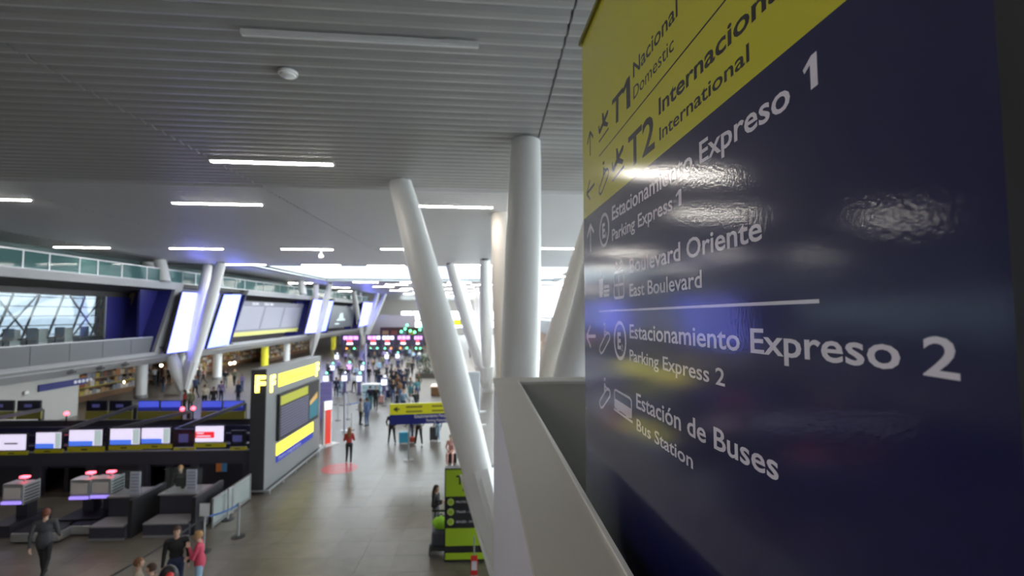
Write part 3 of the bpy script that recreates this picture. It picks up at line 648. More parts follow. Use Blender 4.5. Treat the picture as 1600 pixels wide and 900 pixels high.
def kiosk(px, py_, label, yk):
    p = W(px, py_, Y=yk); o = thing('bag_drop_machine', label, 'baggage machine', (p.x, yk, 0)); z = p.z
    MB().box(-.33, .33, .15, 1.6, 0, .35).obj('belt_base', charcoal, o, bevel=.01); MB().box(-.32, .32, .1, 1.5, .35, .38).obj('belt', black, o)
    MB().box(-.05, .30, .75, 1.1, .35, z - .3).obj('pillar', dark_metal, o)
    MB().box(-.32, .29, .55, 1.0, z - .32, z + .30).obj('head_box', silver, o, bevel=.02)
    MB().box(-.26, .23, .53, .55, z - .16, z + .18).obj('screen', mat('machine_screen', (.25, .23, .22), .4, emit=(.2, .18, .17), es=.5), o)
    MB().box(-.3, .28, .5, .56, z - .32, z - .24).obj('shelf_light', mat('violet_strip', (.4, .3, .8), .4, emit=(.35, .25, .9), es=1.2), o)
    MB().box(.29, .32, .55, 1.15, z - .36, z + .28).obj('side_grille', mat('grille_silver', (.4, .42, .44), .4), o)
    for q in range(6): MB().box(.32, .33, .6, 1.1, z - .34 + q * .1, z - .30 + q * .1).obj('grille_slot', black, o)
    MB().bar((.12, .8, z + .3), (.12, .8, z + .42), .04).obj('lamp_stem', silver, o); MB().box(.02, .26, .72, .86, z + .42, z + .48).obj('red_lamp', red_led, o, bevel=.01)
    return o
kiosk(-8, 782, 'silver baggage machine at the left edge of the view, red lamp on top', 15.9)
kiosk(102, 774, 'silver baggage machine with red lamp, left one of the pair', 16.3)
kiosk(136, 772, 'silver baggage machine with red lamp, right one of the pair', 16.35)
for i, (px, py_, wd) in enumerate(((98, 838, 1.3), (15, 850, 1.4), (291, 826, .55))):
    p = fl(px, py_); o = thing('conveyor_belt', ('low silver sided conveyor belt in front of the paired baggage machines', 'low silver sided conveyor belt at the lower left', 'short silver sided conveyor belt beside the clerk desk')[i], 'conveyor', (p.x, p.y, 0))
    ln_ = (.62, .9, .25)[i]; MB().box(0, wd, 0, ln_, .04, .30).obj('side_body', silver, o, bevel=.02); MB().box(.06, wd - .06, .04, ln_ - .04, .30, .33).obj('belt', black, o); MB().box(.1, wd - .1, .05, ln_ - .05, 0, .04).obj('base', dark_metal, o)

# glass barrier, stanchions
def barrier(y0, y1, x, label):
    o = thing('glass_barrier', label, 'barrier', (x, y0, 0)); d = y1 - y0
    MB().bar((0, 0, .92), (0, d, .92), .06).obj('top_rail', silver, o); MB().bar((0, 0, .08), (0, d, .08), .05).obj('bottom_rail', silver, o)
    for yy in (0, d): MB().bar((0, yy, 0), (0, yy, .95), .05).obj('post', silver, o)
    MB().box(-.01, .01, .04, d - .04, .12, .88).obj('glass_panel', frost_glass, o)
ya_, yb_ = fl(332, 826).y, fl(388, 781).y; bx = fl(332, 826).x
barrier(ya_, (ya_ + yb_) / 2 - .03, bx, 'frosted glass barrier panel nearer the viewer, left of the pylon')
barrier((ya_ + yb_) / 2 + .03, yb_, bx, 'frosted glass barrier panel touching the pylon')
def stanchion(px, py_, label, group=None):
    p = fl(px, py_); o = thing('belt_stanchion', label, 'stanchion', (p.x, p.y, 0), group=group)
    MB().tube([(0, 0, 0), (0, 0, .02), (0, 0, .035)], [.2, .2, .12], 20).obj('base', black, o, True); MB().tube([(0, 0, .03), (0, 0, .95)], .032, 12).obj('post', silver, o, True)
    MB().tube([(0, 0, .95), (0, 0, 1.03)], .042, 12).obj('cap', silver, o, True); return o
s1 = stanchion(372, 839, 'silver belt post with black round base standing on the open floor')
s2 = stanchion(356, 812, 'silver belt post with black base beside the glass barrier')
s3 = stanchion(318, 862, 'silver belt post carrying a white notice, beside the pink jacket woman')
p3 = s3.location; MB().box(-.13, .13, -.03, -.02, 1.02, 1.36).obj('notice', mat('paper_white', (.75, .75, .78), .6), s3)
MB().box(-.145, .145, -.02, -.005, 1.0, 1.38).obj('notice_frame', silver, s3)
s4 = stanchion(150, 985, 'silver belt post at the bottom edge of the view')
def belt(a, b, m, label):
    A = Vector((a.location.x, a.location.y, .99)); B = Vector((b.location.x, b.location.y, .99)); o = thing('barrier_belt', label, 'belt', A, group='queue belts before the kiosks' if 'queue' in label or 'counter' in label else None); v = (B - A); n = 6; mb = MB()
    pts = [v * (i / n) + Vector((0, 0, -.25 * (i / n) * (1 - i / n))) for i in range(n + 1)]; n0 = v.normalized() * .04
    pts[0] = pts[0] + n0; pts[-1] = pts[-1] - n0
    for i in range(n): mb.bar(pts[i], pts[i + 1], .006, .05)
    mb.obj('strap', m, o)
beltb = mat('blue_belt', (.04, .12, .4), .6)
belt(s3, s1, beltb, 'sagging blue barrier belt from the white notice post to the floor post')
belt(s4, s3, black, 'black barrier belt running to the lower left')

# red totem and red floor circle
p = fl(512, 696); o = thing('red_totem', 'slim red and white standing sign beside the letter F pylon', 'totem', (p.x - .05, p.y, 0), math.radians(55))
MB().box(-.55, .55, -.3, .3, 0, .06).obj('base', white_paint, o, bevel=.01); MB().box(-.26, .26, -.07, .07, .06, 2.3).obj('body', white_paint, o, bevel=.01)
MB().box(-.17, .17, -.085, -.07, .1, 1.85).obj('red_face', mat('red_face', (.75, .05, .03), .4, emit=(.8, .05, .03), es=.35), o); MB().box(-.2, .2, -.085, -.07, 1.9, 2.28).obj('lit_top', white_led, o)
p = fl(531, 732); o = thing('floor_circle', 'round red distance sticker on the floor under the woman in red', 'floor sticker', (p.x, p.y, 0.0))
MB().tube([(0, 0, 0), (0, 0, .004)], .78, 40).obj('disc', mat('red_sticker', (.5, .03, .04), .35), o)
text('Espera aqui', 'lettering', mat('pale_pink', (.6, .3, .3), .5), frame((-.5, -.1, .006), (1, .35, 0), (-.35, 1, 0)), o, size=.22)

# floor standing yellow and blue direction sign
Ys = 23.6; a = W(614, 634, Y=Ys); b = W(702, 664, Y=Ys - 0.4); m_ = W(614, 648, Y=Ys).z
o = thing('direction_sign', 'small yellow over navy direction sign on a post in the walkway', 'sign', ((a.x + b.x) / 2, Ys, 0), math.radians(8)); h = (b.x - a.x) / 2 + .12
zt, zb = a.z + .12, b.z; zm = zt - (zt - zb) * .52
MB().box(-h, h, -.08, .08, zm, zt).obj('yellow_panel', mat('sign_yellow_far', (.7, .68, .02), .4), o); MB().box(-h, h, -.08, .08, zb, zm).obj('navy_panel', blue_sign, o)
MB().box(-.62, -.54, -.04, .04, 0, zb).obj('post', grey_metal, o); MB().box(-.8, -.36, -.2, .2, 0, .03).obj('foot', grey_metal, o)
text('Estacionamiento Pasajeros', 'lettering', white_ink, frame((-h + 1.15, -.085, zb + .28), (1, 0, 0), (0, 0, 1)), o, size=.24, width=1.75)
text('Parking Passengers', 'lettering', white_ink, frame((-h + 1.7, -.085, zb + .08), (1, 0, 0), (0, 0, 1)), o, size=.2, width=1.15)
for q, (tx, zz, l_) in enumerate(((.75, .34, .75), (.75, .12, .75), (1.95, .34, .75), (1.95, .12, .75))): MB().box(-h + tx, -h + tx + l_, -.085, -.08, zm + zz - .04, zm + zz + .05).obj('printed_line', mat('olive_ink', (.22, .2, .02), .5), o)
MB().prism([(-h + .15, -.085, zm + .25), (-h + .35, -.085, zm + .38), (-h + .35, -.085, zm + .12)], (0, .005, 0)).box(-h + .3, -h + .45, -.085, -.08, zm + .22, zm + .28).obj('arrow', ink, o)

# lime and black luggage service board
Yg = 13.95; a = W(695, 732, Y=Yg); b = W(805, 866, Y=Yg)
o = thing('service_board', 'lime green and black luggage service board behind the nearest column', 'sign board', (a.x, Yg, 0)); Wd = b.x - a.x + .1; H = a.z
MB().box(0, Wd, 0, .25, .02, H).obj('body', black, o)
def band(z0, z1, nm='lime_panel'): MB().box(.03, Wd - .02, -.012, 0, z0 * H, z1 * H).obj(nm, lime, o)
band(.70, .985); band(.175, .36); band(.03, .10)
text('Tr', 'heading', ink, frame((.32, -.016, H * .83), (1, 0, 0), (0, 0, 1)), o, size=.34, bold=.008)
text('A', 'heading', ink, frame((1.42, -.016, H * .83), (1, 0, 0), (0, 0, 1)), o, size=.34, bold=.008)
MB().box(.5, .95, -.016, -.012, H * .755, H * .775).obj('subheading', ink, o)
for q, tx in enumerate(('PROTECT', 'TRACK - SEAL', 'SEALED - SAFE')):
    zc = H * (.64 - .105 * q); MB().tube([(.17, 0, zc), (.17, -.015, zc)], .095, 24).obj('icon_disc', mat('pale_lime', (.45, .6, .15), .5), o)
    MB().tube([(.17, -.015, zc), (.17, -.018, zc)], .06, 16).obj('icon_mark', lime, o); text(tx, 'lettering', white_ink, frame((.32, -.005, zc - .03), (1, 0, 0), (0, 0, 1)), o, size=.085)
p = W(741, 852, Y=Yg - .9); o = thing('red_tag_post', 'thin clear post with a red and white tag before the lime board', 'stanchion', (p.x, Yg - .9, 0))
MB().tube([(0, 0, 0), (0, 0, 1.1)], .02, 8).obj('post', frost_glass, o); MB().tube([(0, 0, 0), (0, 0, .03)], .16, 16).obj('base', grey_metal, o)
MB().box(-.09, .09, -.03, -.02, .12, .62).obj('red_tag', red_print, o); MB().box(-.07, .07, -.036, -.03, .25, .48).obj('white_patch', white_ink, o)

# white info pylon behind the leaning column
p = W(741, 600, Y=24.5); o = thing('info_pylon', 'tall bluish white pylon with two small arms behind the leaning column', 'pylon', (p.x, 24.5, 0))
MB().box(-.28, .28, -.2, .2, 0, 4.0).obj('body', mat('pylon_bluewhite', (.62, .68, .76), .4), o, bevel=.02)
for z in (1.35, 2.0): MB().box(.28, .6, -.1, .1, z, z + .06).obj('arm', white_paint, o)
# ------------------------------------------------------------------ people
SK, TP, TR, SHU = 0, 1, 2, 3
def make_body(pose, fem=False, vox=.0125, coat=0):
    """one continuous skin built from overlapping tapered capsules, fused by a voxel remesh. Faces +Y."""
    V = Vector; prims = []
    def cap(a, b, r0, r1, m): prims.append(('c', V(a), V(b), r0, r1, m))
    def ell(c, r, m): prims.append(('e', V(c), V(r), 0, 0, m))
    sh = .17 if fem else .195; hz = pose.get('hip', .93); dz = hz - .93; lean = pose.get('lean', 0)
    def T(x, y, z): return V((x, y + (z - .95) * lean, z + dz))
    hw_ = .15 if fem else .145
    ell(T(0, 0, .96), (.165 if fem else .16, .115, .13), TR)
    ell(T(0, -.005, 1.12), (.135 if fem else .15, .10, .17), TP); ell(T(0, 0, 1.30), (.155 if fem else .178, .115, .17), TP)
    if fem: ell(T(0, .06, 1.28), (.12, .075, .07), TP)
    if coat: ell(T(0, -.005, 1.0), (.178, .13, .14 + coat), TP)
    cap(T(-sh + .03, 0, 1.42), T(sh - .03, 0, 1.42), .07, .07, TP)
    cap(T(0, -.01, 1.42), T(0, .005, 1.53), .058, .052, SK)
    hd = T(0, .02, 1.645); fw = V((0, 0, 0))
    ell(hd, (.076, .094, .112), SK); ell(hd + V((0, .03, -.055)), (.055, .062, .06), SK)
    cap(hd + V((0, .085, .015)), hd + V((0, .112, -.02)), .010, .015, SK); ell(hd + V((0, .085, -.06)), (.025, .016, .01), SK)
    for sx in (-1, 1): ell(hd + V((sx * .078, -.005, -.005)), (.013, .02, .032), SK)
    for sx, key in ((-1, 'l'), (1, 'r')):
        el = V(pose.get('el' + key, (sx * .245, -.03, 1.13))); wr = V(pose.get('wr' + key, (sx * .26, .05, .88)))
        S0 = T(sx * sh, 0, 1.425); el = T(*el); wr = T(*wr)
        cap(S0, el, .06 if not fem else .052, .046, TP); cap(el, wr, .046, .034, TP)
        d = (wr - el).normalized(); side = V((0, 1, 0)) if abs(d.z) > .6 else V((0, 0, 1)); s2 = d.cross(side).normalized(); side = s2.cross(d).normalized()
        cap(wr, wr + d * .03, .027, .028, SK)
        pc = wr + d * .065
        cap(wr + d * .03 - side * .012, wr + d * .095 - side * .024, .018, .016, SK); cap(wr + d * .03 + side * .012, wr + d * .095 + side * .024, .018, .016, SK)
        inn = s2 * (-sx)
        for k, ln in enumerate((.062, .072, .067, .052)):
            f0 = wr + d * .098 + side * (.033 - .022 * k); f1 = f0 + d * ln * .6 + inn * .008; f2 = f1 + d * ln * .42 + inn * .026
            cap(f0, f1, .0098, .009, SK); cap(f1, f2, .009, .0075, SK)
        t0 = wr + d * .04 + side * .028; t1 = t0 + side * .028 + d * .03; cap(t0, t1, .013, .011, SK); cap(t1, t1 + d * .035 + inn * .006, .011, .009, SK)
        kn = V(pose.get('kn' + key, (sx * .095, .02, .50))); an = V(pose.get('an' + key, (sx * .1, -.02, .085))); H0 = T(sx * .088, 0, .93)
        cap(H0, kn, .092 if not fem else .09, .060, TR); cap(kn, kn.lerp(an, .35), .058, .058, TR); cap(kn.lerp(an, .35), an, .058, .040, TR)
        ft = V(pose.get('ft' + key, (0, 1, 0))); ft = ft.normalized()
        cap(an + V((0, 0, -.035)) - ft * .03, an + V((0, 0, -.045)) + ft * .16, .042, .032, SHU)
    mb = MB()
    for k, a, b, r0, r1, m in prims:
        if k == 'e': mb.ball(a, b, 16, 12)
        else:
            d = (b - a).normalized(); n = 10
            mb.tube([a - d * r0 * .95, a - d * r0 * .6, a, b, b + d * r1 * .6, b + d * r1 * .95], [r0 * .3, r0 * .8, r0, r1, r1 * .8, r1 * .3], n)
    me = mb.mesh('tmp'); o = bpy.data.objects.new('tmp', me); C.objects.link(o)
    md = o.modifiers.new('r', 'REMESH'); md.mode = 'VOXEL'; md.voxel_size = vox; md.adaptivity = 0
    sm_ = o.modifiers.new('s', 'SMOOTH'); sm_.factor = .5; sm_.iterations = 2
    dc = o.modifiers.new('d', 'DECIMATE'); dc.ratio = .22 if vox < .015 else .35
    bpy.context.view_layer.update()
    res = bpy.data.meshes.new_from_object(o.evaluated_get(bpy.context.evaluated_depsgraph_get())); bpy.data.objects.remove(o)
    n = len(res.polygons); ctr = np.empty(n * 3); res.polygons.foreach_get('center', ctr); ctr = ctr.reshape(-1, 3)
    best = np.full(n, 1e9); idx = np.zeros(n, int)
    for k, a, b, r0, r1, m in prims:
        A = np.array(a); B = np.array(b)
        if k == 'e': q = (ctr - A) / B; dist = (np.linalg.norm(q, axis=1) - 1) * min(B)
        else:
            ab = B - A; t = np.clip(((ctr - A) @ ab) / (ab @ ab + 1e-9), 0, 1); dist = np.linalg.norm(ctr - (A + t[:, None] * ab), axis=1) - (r0 + (r1 - r0) * t)
        if m == SK and k == 'c' and r0 > .05: dist = dist - .0
        ok = dist < best; best[ok] = dist[ok]; idx[ok] = m
    for nm in ('skin', 'top', 'trousers', 'shoes'): res.materials.append(mat('body_' + nm, (.4, .4, .4)))
    res.polygons.foreach_set('material_index', idx.astype(np.int32)); res.polygons.foreach_set('use_smooth', [True] * n)
    res.name = 'person'; return res, hd
def make_hair(hd, kind):
    mb = MB(); c = Vector(hd)
    mb.ball(c + Vector((0, -.008, .014)), (.089, .107, .116), 18, 14)
    v2 = []
    for p in mb.v:
        q = Vector(p) - c
        if q.y > .03 and q.z < .055: q = q * .72
        elif q.z < -.05: q = Vector((q.x * .8, q.y * .8, max(q.z, -.075)))
        v2.append(tuple(q + c))
    mb.v = v2
    if kind == 'long': mb.tube([c + Vector((0, -.07, .03)), c + Vector((0, -.1, -.1)), c + Vector((0, -.12, -.25)), c + Vector((0, -.13, -.36))], [.07, .085, .08, .03], 12, flat=(1.25, .55))
    if kind == 'tail': mb.tube([c + Vector((0, -.1, .05)), c + Vector((0, -.16, -.02)), c + Vector((0, -.15, -.2))], [.03, .035, .012], 10)
    return mb.mesh('hair', None, True)
POSES = {
    'stand': dict(),
    'walk': dict(knl=(-.09, .16, .52), anl=(-.09, .26, .09), knr=(.09, -.03, .50), anr=(.09, -.33, .14), ftr=(0, 1, -.35), ell=(-.235, -.13, 1.15), wrl=(-.22, -.17, .9), elr=(.235, .06, 1.14), wrr=(.22, .25, .97)),
    'phone': dict(ell=(-.235, 0, 1.15), wrl=(-.09, .24, 1.2), elr=(.235, .0, 1.15), wrr=(.08, .25, 1.22), anl=(-.12, .03, .085)),
    'face': dict(ell=(-.235, .1, 1.17), wrl=(-.06, .2, 1.38), elr=(.235, .05, 1.14), wrr=(.02, .23, 1.12), lean=.05),
    'pull': dict(elr=(.28, -.14, 1.16), wrr=(.32, -.38, .98), knl=(-.09, .1, .51), anl=(-.09, .16, .085), knr=(.09, -.02, .5), anr=(.09, -.2, .10)),
    'sit': dict(hip=.56, knl=(-.12, .42, .52), anl=(-.12, .44, .085), knr=(.12, .42, .52), anr=(.12, .46, .085), ell=(-.24, .05, 1.14), wrl=(-.12, .25, 1.03), elr=(.24, .05, 1.14), wrr=(.12, .26, 1.04), lean=.12),
    'wide': dict(knl=(-.14, .03, .50), anl=(-.19, 0, .085), knr=(.13, .0, .50), anr=(.18, 0, .085), ell=(-.30, -.02, 1.16), wrl=(-.2, .12, 1.0), elr=(.3, -.02, 1.16), wrr=(.2, .12, 1.0)),
}
BODY = {}
def body(pose, fem, coat=0, fine=False):
    k = (pose, fem, coat, fine)
    if k not in BODY:
        me, hd = make_body(POSES[pose], fem, .0095 if fine else .016, coat); BODY[k] = (me, hd, {})
    return BODY[k]
skin_t = [mat('skin_light', (.55, .34, .25), .5), mat('skin_tan', (.42, .25, .17), .5), mat('skin_brown', (.3, .17, .11), .5)]
def cl(c, name=None): return mat('cloth_%d_%d_%d' % tuple(int(v * 100) for v in c), c, .8, var=.12, vs=9)
K = dict(black=(.015, .015, .018), navy=(.02, .03, .08), jeans=(.06, .1, .22), grey=(.2, .2, .21), white=(.65, .65, .66), cream=(.55, .5, .4), red=(.35, .03, .03), pink=(.62, .07, .13), rose=(.6, .33, .3), teal=(.08, .25, .28),
         brown=(.2, .09, .04), olive=(.1, .1, .05), sky=(.35, .5, .65), dgrey=(.06, .06, .07), lblue=(.3, .45, .6), purple=(.25, .2, .4), yellow=(.5, .45, .05), green=(.06, .12, .05), blond=(.42, .24, .1), dbrown=(.06, .03, .02), ginger=(.16, .05, .03), sand=(.4, .33, .25))
def person(px, fy, label, pose='stand', rz=0, fem=False, top='black', low='black', hair='dbrown', hk='short', skin=0, h=None, shoes='dgrey', coat=0, fine=False, at=None, group=None, eyes=False):
    me, hd, hs = body(pose, fem, coat, fine)
    if hk not in hs: hs[hk] = make_hair(hd, hk)
    p = at if at is not None else fl(px, fy); s_ = (h or (1.64 if fem else 1.76)) / 1.76
    o = bpy.data.objects.new('person', me); C.objects.link(o); o.location = (p[0], p[1], p[2] if len(p) > 2 else 0); o.rotation_euler = (0, 0, math.radians(rz)); o.scale = (s_,) * 3
    for i, m in enumerate((skin_t[skin], cl(K[top]), cl(K[low]), cl(K[shoes]))): o.material_slots[i].link = 'OBJECT'; o.material_slots[i].material = m
    tag(o, label, 'person', group)
    hme = hs[hk]
    if not len(hme.materials): hme.materials.append(cl(K['dbrown']))
    ho = bpy.data.objects.new('hair', hme); C.objects.link(ho); ho.parent = o; ho.material_slots[0].link = 'OBJECT'; ho.material_slots[0].material = cl(K[hair])
    if eyes:
        for sx in (-1, 1): MB().ball(Vector(hd) + Vector((sx * .03, .083, .012)), (.012, .009, .007), 8, 6).obj('eye', ink, o, True)
        MB().ball(Vector(hd) + Vector((0, .094, -.06)), (.024, .006, .005), 8, 6).obj('mouth', mat('lips', (.35, .1, .09), .5), o, True)
        for sx in (-1, 1): MB().bar(Vector(hd) + Vector((sx * .018, .088, .032)), Vector(hd) + Vector((sx * .045, .078, .034)), .006).obj('eyebrow', cl(K[hair]), o)
    return o
# rz: 0 faces away from the viewer down the hall, 180 faces the viewer, 90 faces left, -90 faces right
Yp = 11.75; pm_ = W(277, 822, Z=1.76)
person(0, 0, 'dark haired man in a black sweater beside the woman in pink', 'stand', 205, top='black', low='navy', fine=True, at=(pm_.x, pm_.y), eyes=True, h=1.76, shoes='black')
pw = W(311, 829, Z=1.66)
pink_w = person(0, 0, 'woman with fair hair in a bright pink jacket talking to the man in black', 'face', 110, True, 'pink', 'lblue', 'blond', 'short', fine=True, at=(pw.x + .04, pw.y), coat=.08, eyes=True, h=1.66)
pp = W(72, 795, Z=1.8)
person(0, 0, 'person in dark coat with reddish hair walking at the lower left', 'walk', 20, top='dgrey', low='black', hair='ginger', fine=True, at=(pp.x, pp.y), coat=.1, h=1.8, shoes='black')
pp = W(216, 872, Z=1.6)
person(0, 0, 'person with grey brown hair cut by the bottom edge of the view', 'phone', -60, True, 'sand', 'grey', 'brown', 'short', fine=True, at=(pp.x, pp.y), h=1.60)
pp = W(238, 880, Z=1.6)
person(0, 0, 'person in black with dark hair at the bottom edge beside the grey brown head', 'stand', 120, False, 'black', 'navy', 'dbrown', 'short', at=(pp.x, pp.y), h=1.60)
person(545, 725, 'woman with long brown hair in a dark red top standing at the red floor circle', 'phone', 10, True, 'red', 'black', 'brown', 'long', fine=True, h=1.66, shoes='rose')
pp = W(681, 780, Y=15.4)
person(0, 0, 'woman in black jacket with pink scarf left of the lime board', 'phone', -110, True, 'black', 'dgrey', 'dbrown', 'long', at=(pp.x, 15.4), fine=True, h=1.62, eyes=True)
p = fl(704, 727)
person(0, 0, 'woman in a rose vest sitting on a black case above the lime board', 'sit', 175, True, 'rose', 'rose', 'dbrown', 'tail', at=(p.x, p.y + .35), shoes='white', fine=True, h=1.66)
p = Vector((p.x, p.y + .45, 0)); bx_ = thing('hard_case', 'black case under the seated woman in the rose vest', 'suitcase', p)
MB().box(-.25, .25, -.12, .2, .04, .42).obj('shell', black, bx_, bevel=.03); MB().box(-.22, .22, -.1, .18, 0, .04).obj('feet', dark_metal, bx_)
pp = W(283, 760, Y=18.05)
person(0, 0, 'clerk in black with light brown hair seated behind the check-in desk', 'sit', 190, True, 'black', 'black', 'blond', 'short', at=(pp.x, 18.05, .25), h=1.66, eyes=True)
o = thing('desk_stool', 'dark stool under the seated check-in clerk', 'stool', (pp.x, 18.08, 0)); MB().tube([(0, 0, .62), (0, 0, .69)], .2, 16).obj('seat', black, o, True); MB().tube([(0, 0, 0), (0, 0, .62)], .03, 8).obj('stem', silver, o); MB().tube([(0, 0, 0), (0, 0, .03)], .22, 16).obj('base', silver, o)
